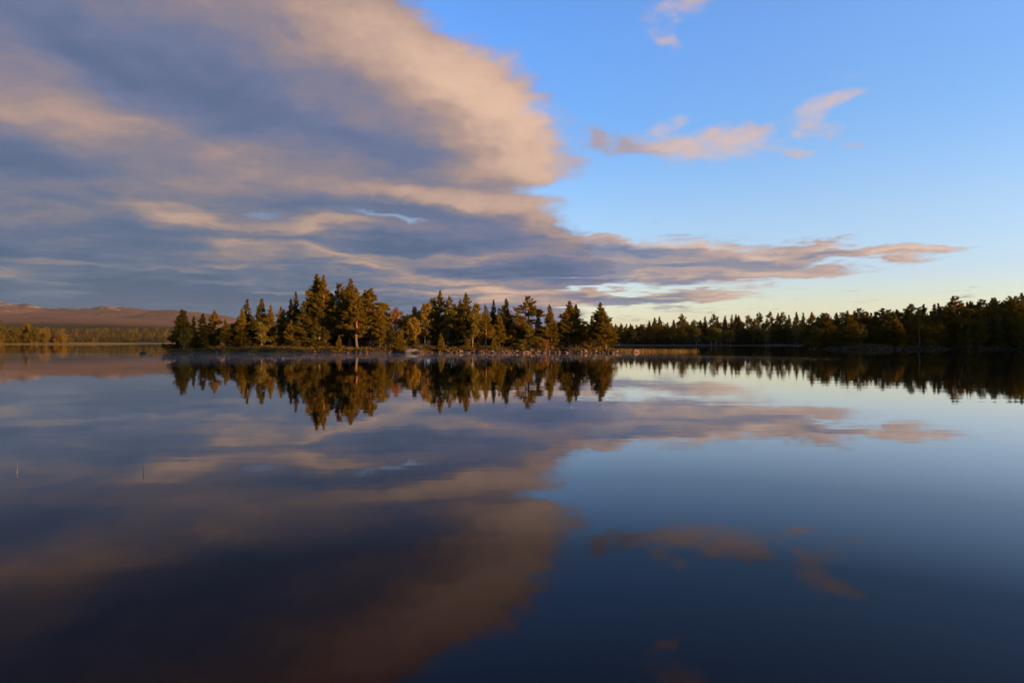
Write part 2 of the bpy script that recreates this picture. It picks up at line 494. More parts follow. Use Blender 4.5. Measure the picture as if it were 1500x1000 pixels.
def rock_material(name, stops, lichen):
    m, N, p = material(name)
    tc = N.n.new('ShaderNodeTexCoord')
    info = N.n.new('ShaderNodeObjectInfo')
    geo = N.n.new('ShaderNodeNewGeometry')
    px_, py_, pz_ = N.sep(geo.outputs['Position'])
    n = N.noise(tc.outputs['Object'], 2.6, 6.0, 0.65)
    fine = N.noise(tc.outputs['Object'], 14.0, 3.0, 0.6)
    f = N.math('MULTIPLY_ADD', N.math('SUBTRACT', fine, 0.5), 0.6, n)
    col = N.ramp(f, stops)
    spot = N.maprange(N.noise(tc.outputs['Object'], 5.0, 3.0, 0.6), 0.56, 0.66)
    nx_, ny_, nz_ = N.sep(geo.outputs['Normal'])
    spot = N.math('MULTIPLY', spot, N.maprange(nz_, 0.2, 0.8))
    col = N.mix(spot, col, lichen)
    v = N.math('MULTIPLY_ADD', info.outputs['Random'], 0.75, 0.6)
    col = N.mix(1.0, col, N.comb(v, v, v), 'MULTIPLY')
    wet = N.maprange(N.math('MULTIPLY_ADD', N.math('SUBTRACT', n, 0.5), 0.12, pz_), 0.03, 0.13, 0.30, 1.0)
    col = N.mix(1.0, col, N.comb(wet, wet, wet), 'MULTIPLY')     # wet stain line left by the lake
    N.link(col, p.inputs['Base Color'])
    p.inputs['Roughness'].default_value = 0.9
    p.inputs['Specular IOR Level'].default_value = 0.08
    bn = N.n.new('ShaderNodeBump')
    bn.inputs['Distance'].default_value = 0.04
    N.link(f, bn.inputs['Height'])
    N.link(bn.outputs[0], p.inputs['Normal'])
    return m


M_ROCK = rock_material('shore_stone', [(0.25, (0.055, 0.038, 0.03)), (0.5, (0.105, 0.068, 0.05)), (0.75, (0.17, 0.115, 0.086))], (0.19, 0.155, 0.12))
M_GRANITE = rock_material('pale_granite', [(0.25, (0.06, 0.056, 0.052)), (0.5, (0.11, 0.10, 0.092)), (0.75, (0.165, 0.15, 0.135))], (0.20, 0.185, 0.165))
M_BROWN = rock_material('brown_granite', [(0.25, (0.06, 0.035, 0.024)), (0.5, (0.11, 0.066, 0.045)), (0.75, (0.16, 0.10, 0.075))], (0.22, 0.17, 0.13))


M_DARK = rock_material('darkened_stone', [(0.25, (0.022, 0.016, 0.013)), (0.5, (0.036, 0.026, 0.02)), (0.75, (0.05, 0.037, 0.03))], (0.06, 0.046, 0.038))  # stone colour darkened to put in the shade along the right bank


# ------------------------------------------------------------------ tree builders
def tube(path, radii, sides):
    """verts, quads of a tapered tube along path (n,3)"""
    path = np.asarray(path, float)
    n = len(path)
    tang = np.gradient(path, axis=0)
    tang /= np.linalg.norm(tang, axis=1)[:, None] + 1e-9
    ref = np.where(np.abs(tang[:, 2:3]) > 0.9, np.array([[1.0, 0, 0]]), np.array([[0, 0, 1.0]]))
    a = np.cross(tang, ref); a /= np.linalg.norm(a, axis=1)[:, None] + 1e-9
    b = np.cross(tang, a)
    ang = np.linspace(0, 2 * np.pi, sides, endpoint=False)
    r = np.asarray(radii, float)[:, None, None]
    v = path[:, None, :] + r * (np.cos(ang)[None, :, None] * a[:, None, :] + np.sin(ang)[None, :, None] * b[:, None, :])
    idx = np.arange(n * sides).reshape(n, sides)
    nx = np.roll(idx, -1, axis=1)
    q = np.stack([idx[:-1].ravel(), nx[:-1].ravel(), nx[1:].ravel(), idx[1:].ravel()], 1)
    return v.reshape(-1, 3), q


class Tubes:
    def __init__(self):
        self.v, self.q, self.n = [], [], 0

    def add(self, path, radii, sides):
        v, q = tube(path, radii, sides)
        self.v.append(v); self.q.append(q + self.n); self.n += len(v)

    def mesh(self, name, mat):
        return make_mesh(name, np.concatenate(self.v), np.concatenate(self.q), mat, smooth=True)


def blades(rng, centre, along, length, width, jitter, per, size=None):
    """slender pointed leaves: `per` triangles round every centre"""
    n = len(centre)
    c = np.repeat(centre, per, 0)
    d = np.repeat(along, per, 0) + rng.normal(0, jitter, (n * per, 3))
    d /= np.linalg.norm(d, axis=1)[:, None] + 1e-9
    s = np.cross(d, rng.normal(0, 1, (n * per, 3)))
    s /= np.linalg.norm(s, axis=1)[:, None] + 1e-9
    k = np.ones((n * per, 1)) if size is None else np.repeat(size, per)[:, None]
    L = length * k * rng.uniform(0.65, 1.3, (n * per, 1))
    W = width * k * rng.uniform(0.7, 1.3, (n * per, 1))
    c = c + rng.normal(0, length * 0.22, (n * per, 3)) * k
    v = np.stack([c - s * W * 0.5, c + s * W * 0.5, c + d * L], 1).reshape(-1, 3)
    return v, np.arange(n * per * 3).reshape(-1, 3)


def leaves(rng, centre, size):
    """small diamond leaves, one per centre"""
    n = len(centre)
    d = rng.normal(0, 1, (n, 3)); d /= np.linalg.norm(d, axis=1)[:, None]
    s = np.cross(d, rng.normal(0, 1, (n, 3))); s /= np.linalg.norm(s, axis=1)[:, None]
    L = size * rng.uniform(0.7, 1.35, (n, 1))
    v = np.stack([centre - d * L * 0.6, centre + s * L * 0.42, centre + d * L * 0.6, centre - s * L * 0.42], 1).reshape(-1, 3)
    return v, np.arange(n * 4).reshape(-1, 4)


def conifer(name, seed, H=12.0, rad=2.0, base=0.12, kind='pine', sparse=0.0, fine=1.0, lean=0.0):
    """A needle tree of height H: (trunk mesh, crown mesh). kind: pine (pointed), old (rounded, open, layered), spruce (narrow, drooping)."""
    rng = np.random.default_rng(seed)
    T = Tubes()
    zs = np.linspace(0, H, 13)
    wob = np.cumsum(rng.normal(0, 0.012 * H, (13, 2)), 0) * 0.35
    wob -= wob[0]
    tr = np.stack([wob[:, 0] + lean * (zs / H) ** 1.5 * H, wob[:, 1], zs], 1)
    r0 = 0.0125 * H if kind != 'old' else 0.016 * H
    T.add(tr, r0 * (1 - zs / H) ** 0.75 + 0.012, 8)

    def at(z):
        return np.array([np.interp(z, zs, tr[:, 0]), np.interp(z, zs, tr[:, 1]), z])
    zc = base * H
    centres, dirs, size = [], [], []
    z = zc
    side_bias = rng.uniform(0, 2 * np.pi)
    lump = rng.uniform(0, 10)
    while z < H * 0.985:
        t = (z - zc) / (H - zc)
        if kind == 'pine':
            prof = (1 - t) ** 0.86 * min(1.0, 0.62 + t * 2.2) * 1.12
            up = 8 + 48 * t
            nb = 6
            step = (0.40 - 0.16 * t) * H / 12
        elif kind == 'old':
            prof = max(0.12, math.sin(math.pi * (0.28 + 0.70 * t)) ** 0.85)
            up = -6 + 56 * t
            nb = 5
            step = (0.52 - 0.16 * t) * H / 12
        else:
            prof = (1 - t) ** 0.95 * min(1.0, 0.7 + t * 2) * 1.1
            up = -18 + 52 * t
            nb = 6
            step = (0.33 - 0.10 * t) * H / 12
        for k in range(nb):
            if rng.random() < sparse:
                continue
            ph = rng.uniform(0, 2 * np.pi)
            L = rad * prof * rng.uniform(*((0.66, 1.12) if kind == 'pine' else (0.55, 1.18))) * (1.0 + 0.18 * math.cos(ph - side_bias)) * (1.0 + (0.13 if kind == 'pine' else 0.22) * math.sin(z * 1.9 + lump + ph))
            L = max(L, 0.07 * H / 12)
            th = math.radians(up + rng.normal(0, 9))
            o = at(z + rng.uniform(-0.12, 0.12))
            h = np.array([math.cos(ph), math.sin(ph), 0.0])
            s = np.linspace(0, 1, 4)
            curve = {'pine': 0.16, 'old': 0.04, 'spruce': 0.22}[kind]
            pts = o + np.outer(s * L * math.cos(th), h)
            pts[:, 2] += s * L * math.sin(th) + curve * L * s * s
            T.add(pts, (0.010 + 0.011 * L) * (1 - 0.8 * s), 3)
            n = max(3, int(L * {'pine': 9, 'old': 15, 'spruce': 11}[kind] * fine * 12 / H))
            lo = 0.42 if kind == 'old' else 0.22
            ss = lo + (1 - lo) * rng.random(n) ** 0.75
            lat = np.cross(h, [0, 0, 1.0])
            spread = (0.27 if kind == 'old' else 0.15) * L
            ctr = o + np.outer(ss * L * math.cos(th), h)
            ctr[:, 2] += ss * L * math.sin(th) + curve * L * ss * ss
            ctr += np.outer(rng.normal(0, 1, n) * spread * (1.15 - ss), lat)
            ctr[:, 2] += rng.normal(0, 0.055 * L if kind == 'old' else 0.03 * L, n)
            if kind == 'spruce':
                ctr[:, 2] -= np.abs(rng.normal(0, 0.10, n))
            dd = np.tile(h * math.cos(th) + np.array([0, 0, math.sin(th) + (0.35 if kind != 'spruce' else -0.25)]), (n, 1))
            centres.append(ctr); dirs.append(dd); size.append(np.full(n, 0.55 + 0.45 * min(1.0, (1 - t) * 2.5)))
        z += step * rng.uniform(0.75, 1.3)
    # the leader shoot
    n = 8
    top = np.tile(at(H), (n, 1)); top[:, 2] -= np.linspace(0, 0.09 * H, n)
    centres.append(top); dirs.append(np.tile([0, 0, 1.0], (n, 1))); size.append(np.full(n, 0.45))
    c = np.concatenate(centres); d = np.concatenate(dirs)
    sc = (H / 12) ** 0.6
    v, f = blades(rng, c, d, 0.28 * sc, 0.088 * sc, 0.65, 14, np.concatenate(size))
    bk, lf = (M_SBARK, M_SPRUCE) if kind == 'spruce' else (M_PBARK, M_PINE)
    return T.mesh(name + '_trunk', bk), make_mesh(name + '_crown', v, f, lf)


def birch(name, seed, leaf_mat, H=9.0, rad=1.7, base=0.25, dens=1.0, stems=1):
    rng = np.random.default_rng(seed)
    T = Tubes()
    cs = []
    for st in range(stems):
        lean = rng.normal(0, 0.07, 2) + (rng.normal(0, 0.12, 2) if stems > 1 else 0)
        zs = np.linspace(0, H * (1 if st == 0 else rng.uniform(0.75, 0.95)), 10)
        Ht = zs[-1]
        wob = np.cumsum(rng.normal(0, 0.012 * H, (10, 2)), 0) * 0.5
        wob -= wob[0]
        tr = np.stack([wob[:, 0] + lean[0] * zs, wob[:, 1] + lean[1] * zs, zs], 1)
        T.add(tr, 0.010 * H * (1 - zs / Ht) ** 0.8 + 0.008, 6)
        nbr = int(34 / math.sqrt(stems))
        for k in range(nbr):
            t = rng.random() ** 0.9
            z = Ht * (base + (1 - base) * t * 0.96)
            o = np.array([np.interp(z, zs, tr[:, 0]), np.interp(z, zs, tr[:, 1]), z])
            prof = max(0.15, math.sin(math.pi * (0.22 + 0.74 * t)) ** 0.8)
            L = rad * prof * rng.uniform(0.55, 1.2)
            ph = rng.uniform(0, 2 * np.pi)
            th = math.radians(rng.uniform(20, 62))
            h = np.array([math.cos(ph) * math.cos(th), math.sin(ph) * math.cos(th), math.sin(th)])
            s = np.linspace(0, 1, 4)
            pts = o + np.outer(s * L * 1.15, h)
            pts[:, 2] -= 0.22 * L * s * s
            T.add(pts, (0.008 + 0.010 * L) * (1 - 0.8 * s), 3)
            for q in range(max(3, int(L * 4.5 * dens))):
                sc = 0.3 + 0.75 * rng.random()
                cc = o + h * L * 1.15 * sc + rng.normal(0, 0.16 * L + 0.05, 3)
                cs.append(cc + rng.normal(0, 0.17, (int(30 * dens), 3)) * np.array([1, 1, 0.8]))
    c = np.concatenate(cs)
    v, f = leaves(rng, c, 0.20)
    return T.mesh(name + '_trunk', M_BBARK), make_mesh(name + '_crown', v, f, leaf_mat)


def snag(name, seed, H=9.0):
    rng = np.random.default_rng(seed)
    T = Tubes()
    zs = np.linspace(0, H, 10)
    tr = np.stack([np.cumsum(rng.normal(0, 0.03, 10)), np.cumsum(rng.normal(0, 0.03, 10)), zs], 1)
    T.add(tr, 0.012 * H * (1 - zs / H) ** 0.7 + 0.012, 7)
    for k in range(34):
        z = H * rng.uniform(0.35, 0.99)
        o = np.array([np.interp(z, zs, tr[:, 0]), np.interp(z, zs, tr[:, 1]), z])
        ph, th, L = rng.uniform(0, 6.28), math.radians(rng.uniform(5, 55)), rng.uniform(0.4, 1.4) * (1.15 - z / H)
        h = np.array([math.cos(ph) * math.cos(th), math.sin(ph) * math.cos(th), math.sin(th)])
        s = np.linspace(0, 1, 4)
        T.add(o + np.outer(s * L, h) + rng.normal(0, 0.03, (4, 3)) * s[:, None], 0.03 * (1 - 0.8 * s), 3)
    return T.mesh(name + '_trunk', M_DEAD), None


# nominal sizes: (trunk mesh, crown mesh, height, crown radius)
KIT = {}
def kit(key, pair, H, rad):
    KIT.setdefault(key, []).append((pair[0], pair[1], H, rad))


for i in range(5):
    kit('pine', conifer('pine_%d' % i, 100 + i, 12.0, 2.0, [0.10, 0.16, 0.12, 0.2, 0.08][i], 'pine', [0.03, 0.07, 0.05, 0.08, 0.03][i]), 12.0, 2.0)
for i in range(3):
    kit('stem', conifer('long_stemmed_pine_%d' % i, 150 + i, 12.0, 2.0, [0.22, 0.26, 0.2][i], 'pine', 0.14), 12.0, 2.0)
for i in range(4):
    kit('old', conifer('old_pine_%d' % i, 200 + i, 12.0, 2.1, [0.16, 0.10, 0.2, 0.12][i], 'old', [0.04, 0.08, 0.04, 0.1][i], lean=[0.0, 0.03, -0.03, 0.0][i]), 12.0, 2.1)
for i in range(4):
    kit('spruce', conifer('spruce_%d' % i, 300 + i, 12.0, 1.5, 0.06, 'spruce', [0.05, 0.15, 0.1, 0.22][i]), 12.0, 1.5)
for i in range(3):
    kit('sapling', conifer('sapling_%d' % i, 400 + i, 4.0, 1.0, 0.06, 'pine', 0.05, fine=0.55), 4.0, 1.0)
for i in range(3):
    kit('gold', birch('gold_birch_%d' % i, 500 + i, M_GOLD, 9.0, 1.7, 0.2, 1.0, [1, 2, 3][i]), 9.0, 1.7)
for i in range(3):
    kit('lime', birch('green_birch_%d' % i, 520 + i, M_LIME, 9.0, 1.7, 0.15, 1.0, [1, 2, 1][i]), 9.0, 1.7)
for i in range(2):
    kit('rust', birch('rust_birch_%d' % i, 540 + i, M_RUST, 9.0, 1.5, 0.25, 0.7, 1 + i), 9.0, 1.5)
kit('pale', birch('pale_birch', 550, M_PALE, 9.0, 1.5, 0.3, 0.6, 1), 9.0, 1.5)
M_SPIT = foliage('far_birch_gold', (0.12, 0.078, 0.008), (0.18, 0.105, 0.010), translucent=0.35)
M_SPITG = foliage('far_birch_green', (0.075, 0.058, 0.008), (0.11, 0.080, 0.010), translucent=0.35)
for i in range(2):
    kit('goldbush', birch('gold_bush_%d' % i, 570 + i, M_SPIT, 6.0, 1.9, 0.03, 1.1, 3), 6.0, 1.9)
    kit('limebush', birch('green_bush_%d' % i, 580 + i, M_SPITG, 6.0, 1.9, 0.03, 1.1, 3), 6.0, 1.9)
for i in range(2):
    kit('rustbush', birch('rust_bush_%d' % i, 590 + i, M_RUST, 6.0, 1.9, 0.03, 1.1, 3), 6.0, 1.9)
kit('snag', snag('snag', 560), 9.0, 1.0)
NAMES = {'stem': ('pine_tree', 'pine tree'), 'rustbush': ('birch_bush', 'bush'), 'goldbush': ('birch_bush', 'bush'), 'limebush': ('birch_bush', 'bush'), 'pine': ('pine_tree', 'pine tree'), 'old': ('pine_tree', 'pine tree'), 'spruce': ('spruce_tree', 'spruce tree'), 'sapling': ('pine_sapling', 'young tree'),
         'gold': ('birch_tree', 'birch tree'), 'lime': ('birch_tree', 'birch tree'), 'rust': ('birch_tree', 'birch tree'), 'pale': ('birch_tree', 'birch tree'), 'snag': ('dead_tree', 'dead tree')}
rnd = random.Random(7)
WIDEN = {'stem': 1.55, 'rustbush': 1.1, 'goldbush': 1.1, 'limebush': 1.1, 'pine': 1.62, 'old': 1.45, 'spruce': 1.65, 'sapling': 1.2, 'gold': 1.45, 'lime': 1.5, 'rust': 1.2, 'pale': 1.2, 'snag': 1.0}


def plant(key, x, y, z, H, rad, label, group, variant=None):
    tr, cr, H0, R0 = KIT[key][rnd.randrange(len(KIT[key])) if variant is None else variant % len(KIT[key])]
    nm, cat = NAMES[key]
    root = put(nm, None, loc=(x, y, z), rotz=rnd.uniform(0, 6.28), scale=(WIDEN[key] * rad / R0, WIDEN[key] * rad / R0, H / H0))
    root.empty_display_size = 0.5
    tag(root, label, cat, group)
    put('trunk', tr, root)
    if cr is not None:
        put('crown', cr, root)
    return root


# ------------------------------------------------------------------ ground: island
def isle_front(x):
    return 125.5 + 1.3 * np.sin(x * 0.31) + 0.8 * np.sin(x * 0.83 + 1) + np.clip((-x - 45) * 0.28, 0, 8)


def isle_back(x):
    return 158.0 - np.clip((x - 4) * 1.25, 0, 26) - np.clip((-x - 48) * 1.1, 0, 20) + 1.5 * np.sin(x * 0.4)


def isle_h(x, y):
    d = np.minimum(y - isle_front(x), isle_back(x) - y)
    d = np.minimum(d, np.minimum((x + 67.5) * 0.9, (21.3 - x) * 1.2))
    h = 1.15 * (1 - np.exp(-np.maximum(d, 0) / 6.0)) + np.minimum(d, 0) * 0.3
    return h + 0.16 * fbm(x * 0.35, y * 0.35, 3) * np.clip(d * 0.7 + 0.3, 0, 1) + 0.02


gx, gy = np.meshgrid(np.arange(-74, 28.1, 0.5), np.arange(119, 166.1, 0.5))
tag(put('island_ground', grid_mesh('island_ground', gx, gy, np.maximum(isle_h(gx, gy), -0.8), M_ISLE)), kind='structure')


# ------------------------------------------------------------------ ground: right bank, far bank, spit
def bank_front(x):
    """waterline of the near right-hand bank (x > 80) and of the far bank behind it"""
    return np.where(x > 81, 186 + 3 * np.sin(x * 0.11) + 1.5 * np.sin(x * 0.37) - np.clip((x - 140) * 1.35, 0, 215), 400 + 4 * np.sin(x * 0.06) - np.clip((x - 60) * 0.4, 0, 60))


def bank_h(x, y):
    # near bank: its tip is at x = 81; behind the tip a bay runs back to the far bank
    dn = np.minimum(y - (186 + 3 * np.sin(x * 0.11) + 1.5 * np.sin(x * 0.37) - np.clip((x - 140) * 1.35, 0, 215)), (x - 84 - np.clip((y - 186) * 0.46, -3, 40)) * 1.0)
    dn = np.minimum(dn, 236 + np.clip((x - 125) * 3.0, 0, 400) - y)
    df = y - (402 + 4 * np.sin(x * 0.06))
    # land added out of view on the right, shaped to block the low sun
    sx, cx_ = math.sin(R(SUN_AZ)), math.cos(R(SUN_AZ))
    along, across = x * sx + y * cx_, -x * cx_ + y * sx        # distance towards the sun, distance across its beams
    hump = 1 - ((along - 185) / 75) ** 2 - ((across - 45) / 42) ** 2  # unseen hill, added to cast shade on the island's left end
    dc = hump * 30
    d = np.maximum(np.maximum(dn, df), dc)
    h = np.where(dn > df, 2.6, 1.3) * (1 - np.exp(-np.maximum(d, 0) / 16.0)) + np.minimum(d, 0) * 0.12
    ridge = (23 + 15 * np.clip((across - 250) / 80, 0, 1)) * np.exp(-((along - 175) / 60) ** 2) * np.clip((across - 172) / 14, 0, 1) * np.clip((x - 0.8 * y - 6) / 30, 0, 1)  # unseen ridge, added to keep the right and far banks in shade
    ridge = ridge + 28 * np.clip(hump * 8.0, 0, 1)
    back = np.clip((y - 430) / 160, 0, 1) * 3
    return h + (ridge + back) * (d > 0) + 0.25 * fbm(x * 0.12, y * 0.12, 9) * np.clip(d * 0.3, 0, 1)


xs = np.concatenate([np.arange(-40, 200, 1.5), np.arange(200, 560, 5.0)])
ys = np.concatenate([np.arange(-120, 130, 5.0), np.arange(130, 240, 1.5), np.arange(240, 395, 5.0), np.arange(395, 440, 1.5), np.arange(440, 640, 10.0)])
gx, gy = np.meshgrid(xs, ys)
tag(put('bank_ground', grid_mesh('bank_ground', gx, gy, np.maximum(bank_h(gx, gy), -1.0), M_BANK)), kind='structure')
# the pale gravel beach below the far wood
bx = np.arange(8, 172, 1.0)
rows = np.linspace(0, 1, 7)
gx, gy = np.meshgrid(bx, rows)
yf = 402 + 4 * np.sin(gx * 0.06)
gyy = yf + 0.2 + gy * (7.5 + 1.5 * np.sin(gx * 0.21))
gz = bank_h(gx, gyy) + 0.05 * np.sin(gy * np.pi) + 0.02
tag(put('beach', grid_mesh('beach', gx, gyy, gz, M_SAND)), kind='structure')


def spit_h(x, y):
    d = np.minimum(y - (640 + 2 * np.sin(x * 0.05)), np.minimum((-422 - x) * 0.5 + 3 * np.sin(y * 0.1), 800 - y))
    return 2.2 * (1 - np.exp(-np.maximum(d, 0) / 14.0)) + np.minimum(d, 0) * 0.08 + 0.04


gx, gy = np.meshgrid(np.arange(-760, -395, 4.0), np.arange(625, 820, 3.0))
tag(put('spit_ground', grid_mesh('spit_ground', gx, gy, np.maximum(spit_h(gx, gy), -1.0), mat_ground('dry_grass_ground', [(0.3, (0.14, 0.088, 0.026)), (0.5, (0.21, 0.13, 0.037)), (0.7, (0.28, 0.17, 0.05))], 0.2))), kind='structure')

# ------------------------------------------------------------------ far hills
RIDGE = [(-900, 452), (-600, 440), (-300, 446), (-120, 436), (-30, 438), (0, 441), (12, 444), (25, 447), (36, 445), (50, 447.5), (72, 451), (90, 451.5), (108, 453), (125, 452), (138, 450.5), (147, 449), (165, 450), (190, 451), (215, 453), (255, 453.5), (275, 456), (300, 459), (330, 463), (350, 468), (380, 474), (420, 482), (480, 489), (600, 492), (900, 493), (1300, 492), (2200, 488)]
CREST = [(-900, 466), (-300, 463), (0, 460.5), (60, 460), (110, 461), (150, 463.5), (190, 466), (230, 468.5), (270, 470), (300, 474), (350, 482), (420, 489), (520, 493), (900, 495), (2200, 494)]
hp = np.arange(-900, 2200, 4.0)
hd = np.concatenate([[1150, 1180], np.geomspace(1205, 2000, 14), np.geomspace(2100, 6100, 26), np.geomspace(6200, 9300, 60), [9900, 10800]])
HP, HD = np.meshgrid(hp, hd)
rp = np.interp(HP, *zip(*RIDGE)); cp = np.interp(HP, *zip(*CREST))
right = np.clip((HP - 250) / 250, 0, 1)
z_rise = 30 * (1 - right * 0.6)


def hill_profile(HP, HD, rp, cp, zr):
    k = [1150.0, 1205.0, 1750.0, 3200.0, 6000.0, 6500.0, 8000.0, 9300.0, 10800.0]
    zc = 2 + (501 - cp) / 1000 * 6000
    zm = zr + (zc - zr) * 0.33
    zr_ = 2 + (501 - rp) / 1000 * 8000
    z = [np.full_like(zc, -6.0), np.full_like(zc, 0.3), zr, np.minimum(zm, 2 + (501 - cp - 7) / 1000 * 3200), zc, zc - 12, zr_, zr_ * 0.7, zr_ * 0.2]
    out = np.full_like(HD, -6.0)
    for a in range(len(k) - 1):
        t = np.clip((HD - k[a]) / (k[a + 1] - k[a]), 0, 1)
        if a == 5:
            t = t * t
        out = np.where(HD >= k[a], z[a] * (1 - t) + z[a + 1] * t, out)
    return out


HZ = hill_profile(HP, HD, rp, cp, z_rise)
HX = (HP - 750) / 1000 * HD
mm = np.clip((HD - 6100) / 900, 0, 1) * np.clip((9500 - HD) / 1500, 0, 1) * np.clip((620 - HP) / 250, 0.1, 1)
spur = 1 - np.abs(fbm(HX / 900.0 + 0.00025 * HD, HD / 2400.0, 21, 4)) * 2.2
HZ = HZ + mm * (60 * (spur - 0.6) * np.clip(np.abs(8000 - HD) / 600, 0.10, 1) + 14 * fbm(HX / 260.0, HD / 420.0, 33, 4))
HZ = HZ + 0.6 * fbm(HX / 60, HD / 60, 5) * np.clip((HD - 1250) / 300, 0, 1) + 5 * fbm(HX / 500, HD / 500, 6) * np.clip((HD - 2500) / 2000, 0, 1)

# spurs running down the fell towards the lake, steep on their left flanks
for spx, amp, wl, wr in [(-420, 110, 230, 600), (-200, 120, 230, 600), (-60, 110, 200, 520), (10, 105, 190, 420), (40, 95, 200, 520), (104, 70, 200, 420), (150, 60, 220, 600), (235, 55, 200, 520), (318, 50, 200, 500)]:
    q = HX - ((spx - 750) / 1000 * 8000 + 0.30 * (8000 - HD)) + 60 * fbm(HD / 300.0, HX * 0 + spx, 41)
    shape = np.where(q < 0, np.clip(1 + q / wl, 0, 1), np.clip(1 - q / wr, 0, 1))
    HZ = HZ + 0.75 * amp * shape * np.clip((HD - 6150) / 700, 0, 1) * np.clip((7950 - HD) / 650, 0.03, 1)

m, N, p = material('fell_heath')
geo = N.n.new('ShaderNodeNewGeometry')
gxs, gys, gzs = N.sep(geo.outputs['Position'])
n1 = N.noise(geo.outputs['Position'], 0.0022, 6.0, 0.62)
n2 = N.noise(geo.outputs['Position'], 0.012, 5.0, 0.62)
f = N.math('MULTIPLY_ADD', N.math('SUBTRACT', n2, 0.5), 0.7, n1)
colr = N.ramp(f, [(0.28, (0.045, 0.036, 0.022)), (0.44, (0.074, 0.043, 0.024)), (0.58, (0.098, 0.047, 0.025)), (0.75, (0.07, 0.047, 0.03))])
heath = N.maprange(N.math('MULTIPLY_ADD', N.math('SUBTRACT', n2, 0.5), 500.0, gys), 5900.0, 6400.0, 1.85, 1.05)
colr = N.mix(1.0, colr, N.comb(heath, heath, heath), 'MULTIPLY')      # dwarf-birch heath below, barer fell above; heath lightened to make up for grazing sun
scree = N.maprange(N.math('ADD', N.noise(N.vmath('MULTIPLY', geo.outputs['Position'], (1.0, 0.45, 2.0)), 0.009, 5.0, 0.7), N.maprange(gzs, 280.0, 400.0, -0.16, 0.05)), 0.56, 0.62)
colr = N.mix(N.math('MULTIPLY', scree, N.maprange(gys, 6600.0, 7000.0)), colr, (0.21, 0.165, 0.115))
woods = N.maprange(N.math('MULTIPLY_ADD', N.math('SUBTRACT', n2, 0.5), 700.0, gys), 2300.0, 3100.0, 1.0, 0.0)
colr = N.mix(woods, colr, (0.055, 0.045, 0.018))
N.link(colr, p.inputs['Base Color'])
p.inputs['Roughness'].default_value = 1.0
p.inputs['Specular IOR Level'].default_value = 0.0
tag(put('hills', grid_mesh('hills', HX, HD, HZ, m)), kind='structure')


# ------------------------------------------------------------------ water
m, N, p = material('lake_water')
tree = m.node_tree
geo = N.n.new('ShaderNodeNewGeometry')
pos = geo.outputs['Position']
wx, wy, wz = N.sep(pos)
far = N.maprange(wy, 20.0, 700.0, 1.0, 0.35)
wv = N.noise(N.vmath('MULTIPLY', pos, (0.22, 1.0, 1.0)), 0.55, 3.0, 0.5)
wv2 = N.noise(N.vmath('MULTIPLY', pos, (0.5, 1.0, 1.0)), 2.6, 2.0, 0.5)
calm = N.maprange(N.noise(N.vmath('MULTIPLY', pos, (0.35, 1.0, 1.0)), 0.03, 2.0, 0.5), 0.35, 0.65, 0.25, 1.0)
hgt = N.math('MULTIPLY', N.math('MULTIPLY_ADD', wv2, 0.16, wv), calm)
bn = N.n.new('ShaderNodeBump')
bn.inputs['Strength'].default_value = 1.0
bn.inputs['Distance'].default_value = 0.008
N.link(hgt, bn.inputs['Height'])
cosi = N.math('ABSOLUTE', N.vmath('DOT_PRODUCT', geo.outputs['Incoming'], (0.0, 0.0, 1.0)))
refl = N.ramp(cosi, [(0.0, (0.97,) * 3), (0.03, (0.92,) * 3), (0.098, (0.70,) * 3), (0.19, (0.30,) * 3), (0.287, (0.092,) * 3), (0.36, (0.064,) * 3), (0.446, (0.043,) * 3), (0.7, (0.02,) * 3), (1.0, (0.02,) * 3)])
gl = N.n.new('ShaderNodeBsdfGlossy')
gl.inputs['Roughness'].default_value = 0.018
# mirror tint graded by view angle, painting in the weak reflection of polarised sky
N.link(N.ramp(cosi, [(0.0, (0.97, 0.95, 0.93)), (0.2, (0.95, 0.92, 0.95)), (0.30, (0.95, 0.89, 0.92)), (0.446, (1.0, 0.73, 0.66)), (1.0, (1.0, 0.7, 0.55))]), gl.inputs['Color'])
N.link(bn.outputs[0], gl.inputs['Normal'])
df = N.n.new('ShaderNodeBsdfDiffuse')
df.inputs['Color'].default_value = (0.0012, 0.0014, 0.0035, 1)
mx = N.n.new('ShaderNodeMixShader')
N.link(refl, mx.inputs[0])
N.link(df.outputs[0], mx.inputs[1])
N.link(gl.outputs[0], mx.inputs[2])
N.link(mx.outputs[0], N.n['Material Output'].inputs[0])
me = make_mesh('water', [(-9000, -2500, 0), (9000, -2500, 0), (9000, 9000, 0), (-9000, 9000, 0)], np.array([[0, 1, 2, 3]]), m)
tag(put('water', me), kind='structure')


